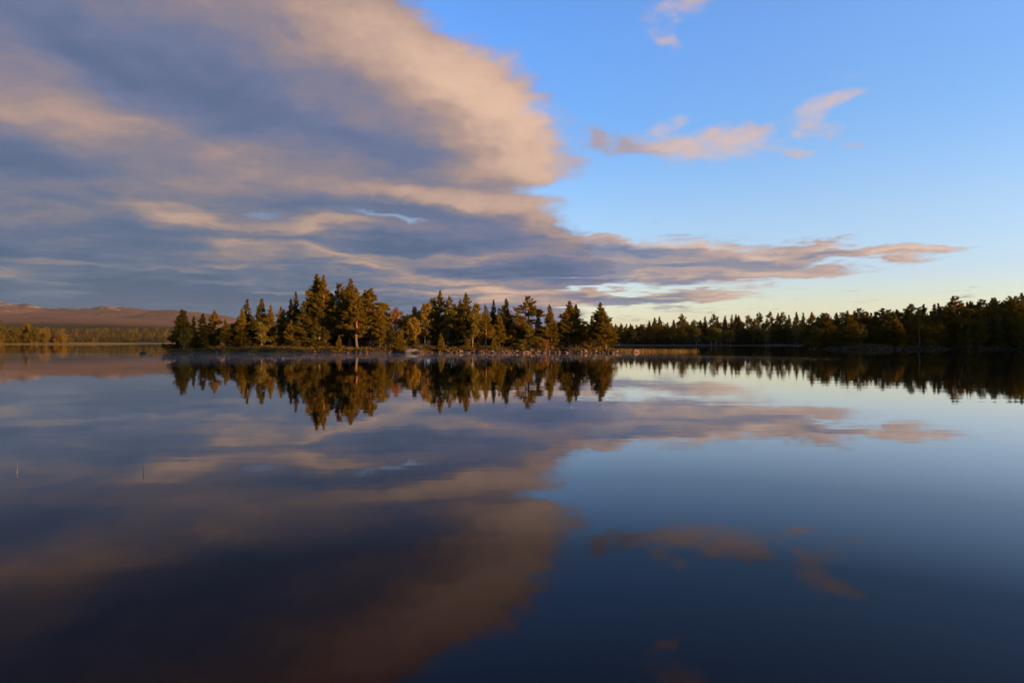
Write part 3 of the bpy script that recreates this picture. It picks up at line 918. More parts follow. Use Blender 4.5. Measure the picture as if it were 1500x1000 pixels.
# ------------------------------------------------------------------ island trees
# photo column, row of the tip, distance, kind, half width in photo pixels, label
ISLAND = [
    (263.5, 453, 139, 'spruce', 13, 'dark spruce standing tallest at the left tip of the island'),
    (271, 455, 141, 'spruce', 8, 'dark spruce pressed against the right side of the island-tip spruce'),
    (282, 463, 140, 'spruce', 6, 'short thin dark spruce just right of the island-tip pair'),
    (301, 458.5, 139, 'spruce', 8, 'dark pointed spruce left of the golden-topped pine near the island tip'),
    (315, 454, 140, 'pine', 11, 'golden-topped broad pine among dark spruces near the island tip'),
    (331, 468, 137, 'pine', 8, 'low dark pine just right of the golden-topped pine'),
    (339, 474, 143, 'gold', 6, 'low yellow birch in the dip before the tall left group'),
    (347.5, 464, 137, 'spruce', 7, 'low dark spruce at the left foot of the sparse tall pine'),
    (354.5, 451, 136, 'pine', 8, 'orange-lit pine overlapping the left side of the sparse dark pine'),
    (359, 438, 140, 'spruce', 9, 'sparse dark pointed conifer rising behind the orange-lit pine'),
    (379, 452, 137, 'spruce', 9, 'dark spruce shoulder left of the narrow bottle-shaped pine'),
    (388, 436, 140, 'spruce', 9, 'dark bottle-shaped conifer second among the left tall spires'),
    (395.5, 446, 138, 'pine', 7, 'golden-edged pine attached to the right of the bottle-shaped conifer'),
    (411, 449, 139, 'pine', 9, 'golden rounded pine between two dark spires'),
    (419, 452, 142, 'gold', 6, 'small orange birch top beside the golden rounded pine'),
    (425, 437, 138, 'spruce', 7, 'slim dark spruce just left of the needle-sharp spire'),
    (433.5, 427, 137, 'spruce', 8, 'needle-sharp dark spruce left of the tallest pair'),
    (444, 440, 135, 'spruce', 10, 'dark broad spruce skirting the tallest pair on its left'),
    (454, 424, 139, 'spruce', 12, 'dark spruce forming the left shoulder of the tallest pair'),
    (465.5, 401, 138, 'pine', 19, 'dark sharp-tipped left tree of the tallest pair'),
    (475, 402, 136, 'stem', 14, 'golden-lit right tree of the tallest pair'),
    (497, 416, 140, 'old', 15, 'dark flat-topped old pine with shelf-like left branches'),
    (512, 408, 136, 'pine', 17, 'tall amber pine with a small knob tip behind the red trunk'),
    (523, 421, 132, 'stem', 16, 'amber pine with a bright red sunlit trunk'),
    (533, 424, 138, 'old', 13, 'dark olive pine left half of the round-headed pair'),
    (546, 423, 134, 'old', 19, 'round-headed green-gold pine with a reddish trunk'),
    (557, 445, 133, 'stem', 11, 'lower green-gold pine hugging the right flank of the round-headed pine'),
    (568, 445, 141, 'lime', 8, 'pale thin-leaved birch right of the round-headed pine'),
    (578, 451, 139, 'rust', 9, 'russet birch left of the low gap in the skyline'),
    (595.5, 455, 139, 'lime', 8, 'yellow-green birch in the low gap of the skyline'),
    (586, 456, 140, 'lime', 10, 'yellowish birch filling the low notch of the skyline'),
    (600, 463, 136, 'gold', 8, 'small gold birch beneath the notch of the skyline'),
    (604.5, 455.5, 140, 'spruce', 6, 'small dark spruce tip between two yellow birches'),
    (615, 449, 141, 'rust', 6, 'sparse red-leaved birch behind the yellow birch'),
    (621, 445, 138, 'gold', 9, 'bright yellow birch left of the knob-topped pine'),
    (630, 437, 140, 'lime', 9, 'tall yellow-green birch touching the knob-topped pine'),
    (643, 425, 139, 'pine', 11, 'knob-topped olive pine tallest of the middle grove'),
    (654, 445, 137, 'lime', 9, 'rounded yellow-green birch right of the knob-topped pine'),
    (660, 434, 142, 'old', 9, 'dark bushy pine between the knob-topped and the red-trunk pines'),
    (673, 438, 139, 'pine', 9, 'olive pine at the left shoulder of the red-trunk pine in the middle grove'),
    (681.5, 429, 135, 'stem', 15, 'large olive pine with long red trunk in the middle grove'),
    (692, 452, 134, 'lime', 9, 'yellow-green birch under the right side of the red-trunk olive pine'),
    (701, 445, 138, 'lime', 8, 'yellow-green birch beside the bare dead top'),
    (709, 438, 141, 'snag', 7, 'bare grey dead tree poking above the yellow-green birch'),
    (712.5, 447, 129, 'stem', 9, 'thin pale-trunked pine rooted at the very shoreline'),
    (723, 439, 140, 'spruce', 7, 'slim dark spruce left of the yellow birch pocket'),
    (732, 446, 141, 'gold', 8, 'bright yellow birch held between two slim spruces'),
    (739.5, 437, 137, 'spruce', 10, 'slim dark spruce right of the yellow birch pocket'),
    (750, 456, 140, 'gold', 7, 'yellow birch right of the second slim spruce'),
    (756.5, 457, 143, 'pale', 6, 'pinkish pale-leaved birch at the left edge of the dark layered pine'),
    (773.5, 434.5, 136, 'old', 15, 'dark layered old pine with spreading shelf branches'),
    (792, 461, 139, 'spruce', 7, 'small dark spruce right of the layered old pine'),
    (808, 446, 132, 'pine', 10, 'slender conical pine standing alone left of the broad double pine'),
    (820, 467, 138, 'lime', 9, 'low green birch between the conical pine and the broad double pine'),
    (834, 440.5, 133, 'pine', 14, 'broad pine with pale upright trunk left half of the double pine'),
    (843, 446, 135, 'pine', 12, 'olive pine right half of the double pine'),
    (856, 470, 136, 'lime', 8, 'low green birch beneath the double pine on its right'),
    (866, 462.5, 137, 'pine', 6, 'thin short pine left of the last pine of the island'),
    (880, 443, 131, 'pine', 13, 'sharp-tipped pine at the right end of the island'),
    (887, 451.5, 129, 'pine', 13, 'golden pine with skirt over the water at the right end of the island'),
    (497, 491, 127.5, 'sapling', 5, 'small golden sapling before the shelf-branched old pine'),
    (585, 481, 127, 'sapling', 10, 'bushy golden sapling left of the pale boulder'),
    (645, 488, 128, 'sapling', 6, 'olive sapling on the shore below the middle grove'),
    (684, 494, 128, 'sapling', 5, 'small golden sapling at the foot of the red-trunk olive pine'),
    (724, 493, 127.5, 'sapling', 5, 'lone sapling with bare lower stem beside the pale-trunked pine'),
    (788, 493, 129, 'gold', 9, 'low golden birch bush under the dark layered pine'),
    (800, 497, 128.5, 'rust', 6, 'small reddish bush at the foot of the conical pine'),
    (765, 497, 129, 'lime', 8, 'low green-gold bush left of the layered pine trunk'),
]
vcount = {}
for px, top, Y, key, hw, label in ISLAND:
    x = ground_xy(px, Y)
    z = float(isle_h(np.array([x]), np.array([float(Y)]))[0]) - 0.08
    H = height_at(top, Y) - z
    v = vcount.get(key, 0); vcount[key] = v + 1
    plant(key, x, Y, z, H, hw * Y / 1000.0 * (1.12 if key in ('pine', 'spruce') else 1.0), label, 'trees on the island', v)
# the inner wood behind the named trees
FILL = {'spruce': 'shaded spruce deep inside the island wood', 'pine': 'shaded pine deep inside the island wood', 'lime': 'dim green birch deep inside the island wood',
        'gold': 'dim yellow birch deep inside the island wood', 'old': 'shaded round pine deep inside the island wood'}
ceil_pts = [(245, 475), (262, 470), (285, 474), (340, 482), (352, 462), (395, 460), (410, 466), (440, 446), (470, 425), (545, 440), (565, 462), (600, 466), (640, 448), (700, 456), (745, 458), (765, 466), (780, 464), (800, 478), (830, 468), (860, 480), (890, 474), (905, 480)]
for k in range(62):
    px = 252 + (895 - 252) * (k + rnd.uniform(0.1, 0.9)) / 62
    key = rnd.choices(['spruce', 'pine', 'lime', 'gold', 'old'], [3, 3, 2.4, 1.2, 0.6] if px > 560 else [5, 3, 0.8, 0.3, 1])[0]
    for tries in range(20):
        Y = rnd.uniform(132, 152)
        x = ground_xy(px, Y)
        z = float(isle_h(np.array([x]), np.array([Y]))[0])
        if z > 0.4:
            break
    else:
        continue
    top = np.interp(px, *zip(*ceil_pts)) + rnd.uniform(0, 16)
    H = max(2.5, height_at(top, Y) - z)
    plant(key, x, Y, z - 0.08, H, H * rnd.uniform(0.15, 0.2), FILL[key], 'trees inside the island wood')

# ------------------------------------------------------------------ far bank and right bank trees
FARTOP = [(902, 474), (910, 473), (917, 474), (924, 473.5), (933, 476), (941, 475), (952, 469), (960, 465), (967, 463.5), (977, 472), (986, 468), (998, 459.5), (1008, 471), (1016, 468), (1025, 469), (1031.5, 463), (1044, 460), (1051, 465), (1060.5, 462), (1071, 460.5), (1078, 460), (1083, 461.5), (1096, 461.5), (1105, 466), (1113.5, 457.5), (1128, 456), (1139, 458), (1145, 457.5), (1157.5, 461), (1167, 456.5), (1177, 457.5)]
OLDFAR = {998, 1016, 1044, 1096, 1113.5, 1128, 1145}
for px, top in FARTOP:
    Y = rnd.uniform(424, 445)
    x = ground_xy(px, Y)
    z = float(bank_h(np.array([x]), np.array([Y]))[0])
    old = px in OLDFAR
    key = 'old' if old else rnd.choice(['pine', 'spruce', 'pine', 'pine'])
    H = height_at(top, Y) - z
    lab = {998: 'wide-headed pine highest on the far wood just right of the island'}.get(px) or ('dark bushy-headed pine on the far wood skyline' if old else ('dark pointed spruce on the far wood skyline' if key == 'spruce' else 'dark pointed pine on the far wood skyline'))
    plant(key, x, Y, z, H, (6.0 if old else 5.0) * Y / 1000 * rnd.uniform(0.85, 1.15) * 1.15, lab, 'trees of the far wood')
for k in range(34):
    px = 898 + 290 * (k + rnd.uniform(0, 1)) / 34
    Y = rnd.uniform(412, 424)
    x = ground_xy(px, Y)
    z = float(bank_h(np.array([x]), np.array([Y]))[0])
    lit = 1012 < px < 1076
    key = rnd.choice(['gold', 'lime', 'lime']) if lit else rnd.choice(['pine', 'spruce', 'spruce', 'old', 'lime'])
    H = height_at(rnd.uniform(474, 484), Y) - z
    plant(key, x, Y, z, H, H * rnd.uniform(0.19, 0.25), {'gold': 'yellow birch at the front of the far wood', 'lime': 'green-gold birch at the front of the far wood', 'pine': 'dark pine at the front of the far wood', 'old': 'dark round pine at the front of the far wood', 'spruce': 'dark spruce at the front of the far wood'}[key], 'front trees of the far wood')

NEARTOP = [(1190, 457, 0), (1199, 463, 0), (1203.5, 458, 1), (1213, 458.5, 1), (1225, 458, 0), (1231, 457.5, 1), (1242, 455, 0), (1250.5, 455, 0), (1259, 452, 1), (1273, 457, 2), (1278.5, 458, 2), (1284, 460, 0), (1293, 451, 1), (1302.5, 454, 1), (1316, 453, 0), (1333, 445.5, 1), (1345, 453, 0), (1353, 445, 2), (1369.5, 444, 2), (1377, 444, 2), (1385, 449, 0), (1395.5, 434.5, 1), (1408, 443.5, 0), (1415, 441, 2), (1421.5, 440.5, 2), (1435, 438, 1), (1444, 446, 0), (1452.5, 436.5, 1), (1460.5, 435.5, 0), (1470, 444, 2), (1477, 434, 1), (1487, 434, 1), (1498, 429.5, 1), (1512, 431, 0), (1527, 428, 1)]
NEARLAB = {1395.5: 'tall broad-crowned pine standing out on the right bank skyline', 1333: 'umbrella-topped pine with golden right side on the right bank', 1353: 'slim layered conifer just right of the umbrella-topped pine', 1293: 'round-headed pine above the golden pine on the right bank', 1498: 'highest dark pine at the right margin of the photo'}
for px, top, kd in NEARTOP:
    key = ('pine', 'old', 'spruce')[kd]
    Y = rnd.uniform(197, 214)
    x = ground_xy(px, Y)
    z = float(bank_h(np.array([x]), np.array([Y]))[0])
    H = height_at(top, Y) - z
    hw = (10, 10.5, 7)[kd] * rnd.uniform(0.85, 1.2) * (1.35 if px in (1395.5, 1333) else 1)
    plant(key, x, Y, z, H, hw * Y / 1000 * 1.1, NEARLAB.get(px) or ('dark pointed pine on the right bank skyline', 'dark rounded pine on the right bank skyline', 'dark thin spruce on the right bank skyline')[kd], 'skyline trees of the right bank')
NEARFRONT = [(1312, 460, 191, 'pine', 9, 'golden-lit pine below the round-headed pine on the right bank'), (1345, 456, 190, 'old', 13, 'golden-lit open pine overlapping the umbrella-topped pine'),
             (1320, 488.5, 188.5, 'sapling', 3.5, 'small sapling by the water under the golden-lit pines'), (1436, 458, 192, 'pine', 7, 'gold-tipped narrow pine before the dark right wood'),
             (1462.5, 464, 191, 'spruce', 6, 'gold-tipped short spruce before the dark right wood'), (1492.5, 462, 190, 'pine', 10, 'gold-lit broad pine near the right margin'),
             (1409, 472, 190, 'spruce', 5, 'shorter gold-tipped spruce under the tall broad-crowned pine'), (1419, 478, 189.5, 'pine', 5, 'small gold-tipped pine right of the shorter spruce')]
for px, top, Y, key, hw, lab in NEARFRONT:
    x = ground_xy(px, Y)
    z = float(bank_h(np.array([x]), np.array([float(Y)]))[0]) - 0.05
    plant(key, x, Y, z, height_at(top, Y) - z, hw * Y / 1000, lab, 'front trees of the right bank')
for k in range(46):
    px = 1192 + 330 * (k + rnd.uniform(0, 1)) / 46
    Y = rnd.uniform(189.5, 200)
    x = ground_xy(px, Y)
    z = float(bank_h(np.array([x]), np.array([Y]))[0])
    key = rnd.choice(['pine', 'spruce', 'pine', 'pine', 'old', 'limebush'])
    H = height_at(np.interp(px, [1190, 1290, 1400, 1500], [470, 468, 462, 456]) + rnd.uniform(0, 18), Y) - z
    plant(key, x, Y, z - 0.05, H, H * rnd.uniform(0.2, 0.26), {'limebush': 'dim green birch in the shade of the right bank', 'pine': 'dark pine in the shade of the right bank', 'old': 'dark round pine in the shade of the right bank', 'spruce': 'dark spruce in the shade of the right bank'}[key], 'shaded trees of the right bank')

# ------------------------------------------------------------------ trees of the golden spit on the left
SPIT = [(3.5, 468.5, 'spruce', 5, 'tall dark spruce at the left margin on the far spit'), (11, 475, 'limebush', 9, 'broad yellow-green birch second from the left margin on the far spit'), (17, 481, 'spruce', 5, 'dark spruce between the yellow birches of the far spit'),
        (25, 478, 'limebush', 8, 'broad golden birch right of the dark spruce on the far spit'), (38, 470, 'pine', 7, 'olive pine rising highest in the middle of the far spit'), (46, 474.5, 'pine', 6, 'shorter olive pine right of the highest spit pine'),
        (54, 480, 'limebush', 8, 'yellow-green birch right of the spit pines'), (60, 479, 'goldbush', 7, 'golden birch at the right end of the spit grove'), (67, 487, 'goldbush', 5, 'low golden birch tapering off the spit grove'), (33, 484, 'goldbush', 7, 'low golden birch before the highest spit pine'),
        (76, 491, 'rustbush', 5, 'low rusty bush on the bare part of the spit'), (86, 491, 'rustbush', 6, 'wide rusty bush in the middle of the bare spit'), (93, 487, 'goldbush', 5, 'lone golden birch on the bare part of the spit'), (99, 490, 'limebush', 4, 'last green-gold bush before the tip of the spit'), (3, 487, 'goldbush', 8, 'low bright birch at the left margin on the far spit')]
for px, top, key, hw, lab in SPIT:
    Y = 648 + rnd.uniform(0, 10)
    x = ground_xy(px, Y)
    z = float(spit_h(np.array([x]), np.array([Y]))[0])
    plant(key, x, Y, z, max(4, height_at(top, Y) - z), hw * Y / 1000, lab, 'trees on the far spit')


# ------------------------------------------------------------------ masses nobody could count
def cone_clump(rng, x, y, z, H, rad, n):
    """ragged little tree of n pointed leaf clusters"""
    t = rng.random(n) ** 1.25
    r = rad * ((1 - t) ** 0.75) * rng.uniform(0.3, 1.1, n)
    ph = rng.uniform(0, 6.283, n)
    c = np.stack([x + r * np.cos(ph), y + r * np.sin(ph), z + H * (0.06 + 0.9 * t)], 1)
    d = np.stack([np.cos(ph) * 0.6, np.sin(ph) * 0.6, np.full(n, 0.35)], 1)
    return blades(rng, c, d, H * 0.15, H * 0.11, 0.75, 1)


def wood(name, pts, seed, mats, weights, n=46):
    rng = np.random.default_rng(seed)
    V, F, MI, k = [], [], [], 0
    for x, y, z, H in pts:
        v, f = cone_clump(rng, x, y, z, H, H * rng.uniform(0.17, 0.30), n)
        V.append(v); F.append(f + k); k += len(v)
        MI.append(np.full(len(f), rng.choice(len(mats), p=weights)))
    return tag(put(name, make_mesh(name, np.concatenate(V), np.concatenate(F), mats, np.concatenate(MI))), kind='stuff')


rng = np.random.default_rng(77)
pts = []
while len(pts) < 4200:
    hpx = rng.uniform(-320, 1150)
    D = 1208 + 620 * rng.random() ** 1.15
    if hpx > 480 and rng.random() < 0.6:
        continue
    r_ = np.array([np.interp(hpx, *zip(*RIDGE))]); c_ = np.array([np.interp(hpx, *zip(*CREST))])
    zr = np.array([30 * (1 - min(1, max(0, (hpx - 250) / 250)) * 0.6)])
    zz = float(hill_profile(np.array([hpx]), np.array([D]), r_, c_, zr)[0])
    pts.append(((hpx - 750) / 1000 * D, D, zz - 0.4, rng.uniform(7.5, 14.0) * (1.0 if D < 1700 else 0.75)))
M_FPINE = foliage('far_pine_needles', (0.028, 0.023, 0.005), (0.050, 0.037, 0.007), scale=0.05)  # needles darkened to stand in for self-shadow the simple clumps lack
M_FBIRCH = foliage('far_birch_leaves', (0.065, 0.042, 0.005), (0.12, 0.070, 0.007), scale=0.05)  # leaf colour likewise dimmed in place of shade between the clumps
wood('far_wood', pts, 5, [M_FPINE, M_SPRUCE, M_FBIRCH, M_GOLD, M_RUSTY], [0.52, 0.20, 0.24, 0.02, 0.02])
# forest further along the right shore, on the added rise that blocks the low sun
pts = []
while len(pts) < 1100:
    x, y = rng.uniform(100, 480), rng.uniform(-110, 600)
    h = float(bank_h(np.array([x]), np.array([y]))[0])
    if h < 0.9 or (x < 0.80 * y - 2 and y < 400) or (x < 0.62 * y and y < 470):
        continue
    pts.append((x, y, h - 0.2, rng.uniform(10, 15)))
for k in range(170):
    px, y = rng.uniform(1196, 1570), rng.uniform(213, 231)
    x = ground_xy(px, y)
    pts.append((x, y, float(bank_h(np.array([x]), np.array([y]))[0]) - 0.2, float(np.interp(px, [1190, 1290, 1400, 1500], [8.0, 8.8, 10.5, 12.0])) * rng.uniform(0.8, 1.12)))
for k in range(500):
    x, y = rng.uniform(-30, 330), rng.uniform(446, 560)
    h = float(bank_h(np.array([x]), np.array([y]))[0])
    pts.append((x, y, h - 0.2, rng.uniform(8, 12)))
wood('shore_wood', pts, 6, [M_PINE, M_SPRUCE, M_LIME], [0.5, 0.4, 0.1], 60)


def ground_cover(name, pts, seed, mats, weights, hgt):
    rng = np.random.default_rng(seed)
    V, F, MI, k = [], [], [], 0
    for x, y, z in pts:
        s = hgt * rng.uniform(0.5, 1.4)
        n = int(rng.integers(26, 60))
        c = np.stack([x + rng.normal(0, s * 0.7, n), y + rng.normal(0, s * 0.7, n), z + np.abs(rng.normal(0, s * 0.42, n))], 1)
        v, f = leaves(rng, c, 0.16)
        V.append(v); F.append(f + k); k += len(v)
        MI.append(np.full(len(f), rng.choice(len(mats), p=weights)))
    return tag(put(name, make_mesh(name, np.concatenate(V), np.concatenate(F), mats, np.concatenate(MI))), kind='stuff')


pts = []
while len(pts) < 2300:
    x = rng.uniform(-67, 21)
    y = isle_front(x) + 0.8 + 12 * rng.random() ** 1.6
    z = float(isle_h(np.array([x]), np.array([y]))[0])
    if z > 0.28:
        pts.append((x, y, z))
ground_cover('undergrowth', pts, 8, [M_HEATH, M_BERRY, M_RUSTY, M_GOLD], [0.46, 0.30, 0.10, 0.14], 0.36)
pts = []
while len(pts) < 900:
    x = rng.uniform(82, 165)
    y = 186 + rng.uniform(0.5, 9)
    z = float(bank_h(np.array([x]), np.array([y]))[0])
    if z > 0.3:
        pts.append((x, y, z))
ground_cover('bank_undergrowth', pts, 9, [M_HEATH, M_BERRY, M_RUSTY], [0.45, 0.4, 0.15], 0.6)


def reed_mesh(name, pts, seed, hgt, width):
    rng = np.random.default_rng(seed)
    p = np.asarray(pts, float)
    n = len(p)
    d = rng.normal(0, 0.13, (n, 3)); d[:, 2] = 1
    s = np.stack([np.cos(rng.uniform(0, 6.28, n)), np.sin(rng.uniform(0, 6.28, n)), np.zeros(n)], 1)
    h = hgt * rng.uniform(0.55, 1.25, (n, 1))
    v = np.stack([p - s * width, p + s * width, p + d * h], 1).reshape(-1, 3)
    return make_mesh(name, v, np.arange(n * 3).reshape(-1, 3), M_REED)


pts = []
for k in range(5200):
    t = rng.random() ** 1.1
    x = 20.0 + 17.5 * t
    if rng.random() < 0.75 * t or vnoise(x * 0.8, 3.3, 4) < -0.45 + 0.5 * t - 0.4:
        continue
    pts.append((x, 139.5 + 7.5 * rng.random() + 1.5 * math.sin(x * 0.7), -0.05))
tag(put('reeds', reed_mesh('reeds', pts, 10, 0.74, 0.016)), kind='stuff')
for px, w, n, h, lab in [(412, 0.95, 150, 0.62, 'tall golden reed clump standing in the water before the dark left wood'), (366, 1.0, 110, 0.45, 'low orange reed clump in the water left of the tall golden clump'), (333, 0.9, 70, 0.4, 'faint thin reed clump nearest the left tip of the island'), (1017, 0.6, 70, 0.75, 'yellow reed clump at the end of the reed belt before the far bank')]:
    Y = 124.0 if px < 1000 else 142.0
    x = ground_xy(px, Y)
    q = np.stack([rng.normal(0, w * 0.62, n), rng.normal(0, 0.4, n), np.full(n, -0.05)], 1)
    tag(put('reed_clump', reed_mesh('reed_clump', q, int(px), h, 0.02), loc=(x, Y, 0)), lab, 'reeds')
for px, base, top, lab in [(24.5, 699.5, 679, 'taller thin reed stalk rising alone from still water at lower left'), (209, 692, 680.5, 'short thin reed stalk rising alone from still water right of the taller stalk')]:
    Y = 2000.0 / (base - 501)
    x = ground_xy(px, Y)
    hh = (base - top) / 1000 * Y
    s = np.linspace(0, 1, 6)
    T = Tubes()
    T.add(np.stack([0.012 * np.sin(s * 3), 0.01 * s, -0.06 + (hh + 0.06) * s], 1), 0.0036 * (1 - 0.55 * s), 5)
    T.add(np.array([[0, 0, hh * 0.3], [0.012, 0.0, hh * 0.55], [0.02, 0, hh * 0.7]]), [0.0035, 0.003, 0.001], 4)
    tag(put('reed_stalk', T.mesh('reed_stalk', M_REED), loc=(x, Y, 0)), lab, 'reed')


# ------------------------------------------------------------------ stones
def stone_mesh(name, seed, mat, flat=0.62, cut=7, rough=0.10):
    import bmesh
    rng = np.random.default_rng(seed)
    bm = bmesh.new()
    bmesh.ops.create_icosphere(bm, subdivisions=4, radius=1.0)
    v = np.array([q.co[:] for q in bm.verts])
    for k in range(cut):
        nrm = rng.normal(0, 1, 3); nrm /= np.linalg.norm(nrm)
        dd = rng.uniform(0.62, 0.9)
        over = v @ nrm - dd
        v -= np.outer(np.maximum(over, 0) * 0.85, nrm)
    for k, (fr, am) in enumerate([(1.4, rough), (3.1, rough * 0.45), (7.0, rough * 0.2)]):
        o = rng.uniform(0, 50, 3)
        nz = vnoise(v[:, 0] * fr + o[0], v[:, 1] * fr + o[1], seed + k) + vnoise(v[:, 1] * fr + o[1], v[:, 2] * fr + o[2], seed + 5 + k)
        v *= 1 + (am * 0.7 * nz)[:, None]
    v *= np.array([1.0, rng.uniform(0.75, 0.95), flat])
    f = np.array([[w.index for w in q.verts] for q in bm.faces])
    bm.free()
    return make_mesh(name, v, f, mat, smooth=True)


STONES = [stone_mesh('stone_%d' % i, 900 + i, M_ROCK, [0.62, 0.75, 0.5, 0.68, 0.8, 0.56][i], [7, 9, 6, 11, 8, 10][i]) for i in range(6)]


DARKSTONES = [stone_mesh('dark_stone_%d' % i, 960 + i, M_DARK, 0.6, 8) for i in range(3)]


def stone(name, me, px, Y, z, r, label, group=None, cat='stone', sq=1.0):
    o = put(name, me, loc=(ground_xy(px, Y), Y, z), rotz=rnd.uniform(0, 6.28), scale=(r, r, r * sq))
    return tag(o, label, cat, group)


b = stone('boulder', stone_mesh('boulder', 950, M_GRANITE, 0.5, 4, 0.06), 603.5, 124.2, 0.10, 1.6, 'largest pale grey boulder at the waterline right of the bushy sapling', cat='boulder', sq=0.9)
b.rotation_euler = (0.05, 0.08, 0.3)
b = stone('boulder', stone_mesh('brown_boulder', 951, M_BROWN, 0.42, 8, 0.06), 614.5, 123.4, 0.02, 1.15, 'low brown rock leaning on the right side of the pale boulder', cat='boulder')
b.rotation_euler = (0, 0.12, 0.2)
b = stone('boulder', stone_mesh('reed_boulder', 952, M_BROWN, 0.6, 6, 0.07), 930, 134, 0.1, 0.95, 'brown boulder with a pale top standing in the golden reeds', cat='boulder')
b.rotation_euler = (0, 0.1, 0.6)
stone('boulder', stone_mesh('dark_boulder', 953, M_DARK, 0.7, 8, 0.08), 209.5, 118.5, 0.08, 0.55, 'lone dark rock in open water left of the island', cat='boulder')
stone('rock', STONES[1], 224, 121, -0.02, 0.14, 'tiny dark rock tip in open water beside the lone dark rock', cat='rock')
stone('rock', STONES[0], 951, 137, 0.05, 0.35, 'small pale rock among the reeds right of the brown boulder')
stone('rock', STONES[2], 908, 127.0, 0.05, 0.6, 'dark blunt rock at the right end of the island shore')
stone('rock', STONES[5], 916, 127.5, 0.02, 0.5, 'low dark rock just past the right end of the island shore')
stone('rock', STONES[0], 453.5, 124.0, 0.10, 0.26, 'bright orange-lit stone alone at the waterline under the tallest pair')
stone('rock', STONES[4], 477, 124.0, 0.05, 0.24, 'bright reddish-lit stone at the waterline right of the orange-lit one')
stone('rock', STONES[1], 818, 124.6, 0.16, 0.42, 'brightest largest stone in the shore row below the broad double pine')
stone('rock', STONES[5], 828, 125.0, 0.14, 0.36, 'second bright stone right of the brightest stone in the shore row')
SROW = 'stones along the island shore'
for k in range(118):
    t = (k + rnd.uniform(0, 1)) / 118
    px = 655 + (905 - 655) * t
    x = (px - 750) * 0.1255
    yf = float(isle_front(np.array([x]))[0])
    back = rnd.random() ** 1.5 * 2.6
    r = rnd.choice([0.16, 0.22, 0.28, 0.34, 0.42]) * rnd.uniform(0.85, 1.2)
    Y = yf - 1.1 + back
    z = max(float(isle_h(np.array([x]), np.array([Y]))[0]), -0.02) + r * 0.18
    stone('rock', STONES[rnd.randrange(6)], 750 + x / Y * 1000, Y, z, r, 'brown-grey stone in the dense row along the right half of the island shore', SROW)
for k in range(34):
    px = 425 + (650 - 425) * (k + rnd.uniform(0, 1)) / 34
    x = (px - 750) * 0.1255
    yf = float(isle_front(np.array([x]))[0])
    r = rnd.choice([0.14, 0.2, 0.26, 0.32]) * rnd.uniform(0.85, 1.2)
    Y = yf - 0.9 + rnd.random() * 1.4
    z = max(float(isle_h(np.array([x]), np.array([Y]))[0]), -0.02) + r * 0.15
    stone('rock', STONES[rnd.randrange(6)], 750 + x / Y * 1000, Y, z, r, 'scattered brown stone along the middle of the island shore', SROW)
for k in range(14):
    px = 290 + (420 - 290) * (k + rnd.uniform(0, 1)) / 14
    Y0 = 127.0
    x = (px - 750) / 1000 * Y0
    Y = float(isle_front(np.array([x]))[0]) + rnd.uniform(-0.3, 1.2)
    r = rnd.uniform(0.14, 0.3)
    stone('rock', STONES[rnd.randrange(6)], 750 + x / Y * 1000, Y, 0.04, r, 'dim stone in the shade along the left part of the island shore', SROW)
for k in range(26):
    px = 1205 + 300 * (k + rnd.uniform(0, 1)) / 26
    Y = 186.5
    x = (px - 750) / 1000 * Y
    Y = 186 + 3 * math.sin(x * 0.11) + 1.5 * math.sin(x * 0.37) + rnd.uniform(-0.6, 0.8)
    stone('rock', DARKSTONES[k % 3], 750 + x / Y * 1000, Y, 0.05, rnd.uniform(0.25, 0.7), 'dim stone at the shaded waterline of the right bank', 'stones along the right bank')


# ------------------------------------------------------------------ air: thin haze over the whole scene, and mist lying on the lake
def volume_material(name, density, color, aniso):
    m = bpy.data.materials.new(name)
    m.use_nodes = True
    t = m.node_tree
    t.nodes.clear()
    out = t.nodes.new('ShaderNodeOutputMaterial')
    v = t.nodes.new('ShaderNodeVolumePrincipled')
    v.inputs['Density'].default_value = density
    v.inputs['Color'].default_value = (*color, 1)
    v.inputs['Anisotropy'].default_value = aniso
    t.links.new(v.outputs[0], out.inputs['Volume'])
    return m


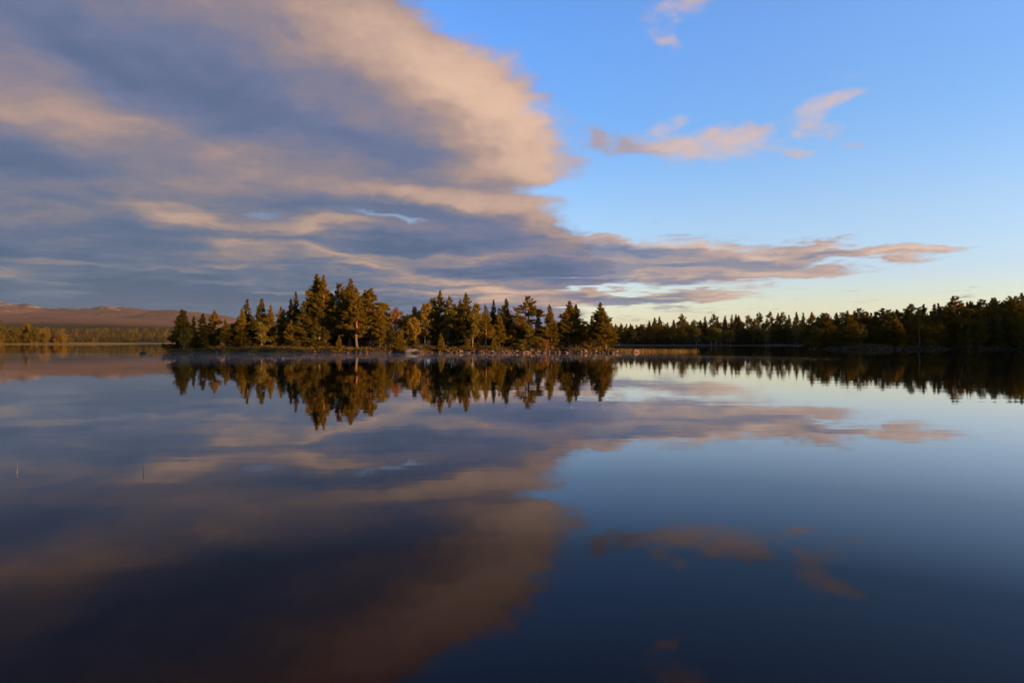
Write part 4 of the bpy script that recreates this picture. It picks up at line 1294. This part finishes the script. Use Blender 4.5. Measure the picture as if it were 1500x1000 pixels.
def box(name, lo, hi, mat):
    x0, y0, z0 = lo; x1, y1, z1 = hi
    v = [(x0, y0, z0), (x1, y0, z0), (x1, y1, z0), (x0, y1, z0), (x0, y0, z1), (x1, y0, z1), (x1, y1, z1), (x0, y1, z1)]
    f = np.array([[0, 3, 2, 1], [4, 5, 6, 7], [0, 1, 5, 4], [1, 2, 6, 5], [2, 3, 7, 6], [3, 0, 4, 7]])
    return tag(put(name, make_mesh(name, v, f, mat)), kind='stuff')


def mist_bank(name, cx, cy_, rx, ry, h, density, rot=0.0, seed=0):
    """a flat lens of mist: thin edges, uneven top"""
    nr, na = 14, 56
    rr = np.linspace(0, 1, nr)[1:]
    an = np.linspace(0, 2 * np.pi, na, endpoint=False)
    A, Rr = np.meshgrid(an, rr)
    wob = 1 + 0.16 * np.sin(3 * A + seed) + 0.10 * np.sin(7 * A + 2 * seed)
    X, Y = Rr * np.cos(A) * rx * wob, Rr * np.sin(A) * ry * wob
    Z = h * (1 - Rr ** 2) * (1 + 0.35 * fbm(X / rx * 3 + seed, Y / ry * 3, seed)) + 0.02
    v = np.concatenate([[[0, 0, h + 0.02]], np.stack([X.ravel(), Y.ravel(), Z.ravel()], 1), [[0, 0, 0.015]], np.stack([X.ravel(), Y.ravel(), np.full(X.size, 0.015)], 1)])
    n1 = 1 + X.size
    idx = 1 + np.arange(X.size).reshape(nr - 1, na)
    nx = np.roll(idx, -1, 1)
    tri = [np.stack([np.zeros(na, int), idx[0], nx[0]], 1), np.stack([np.full(na, n1), nx[0] + n1, idx[0] + n1], 1)]
    q = np.stack([idx[:-1].ravel(), idx[1:].ravel(), nx[1:].ravel(), nx[:-1].ravel()], 1)
    side = np.stack([idx[-1], idx[-1] + n1, nx[-1] + n1, nx[-1]], 1)
    me = make_mesh(name, v, [np.concatenate(tri), np.concatenate([q, q[:, ::-1] + n1, side])], volume_material(name, density, (0.93, 0.90, 0.90), 0.0))
    return tag(put(name, me, loc=(cx, cy_, 0), rotz=rot), kind='stuff')


mist_bank('mist', -62, 82, 75, 36, 0.55, 0.0021, 0.1, 1)
mist_bank('mist', -12, 90, 48, 27, 0.45, 0.0022, -0.05, 2)
mist_bank('mist', -455, 990, 220, 130, 1.8, 0.0005, 0.0, 3)
box('haze', (-20000, -3000, -9), (18000, 11500, 640), volume_material('haze', 0.8e-5, (0.80, 0.88, 1.0), 0.0))
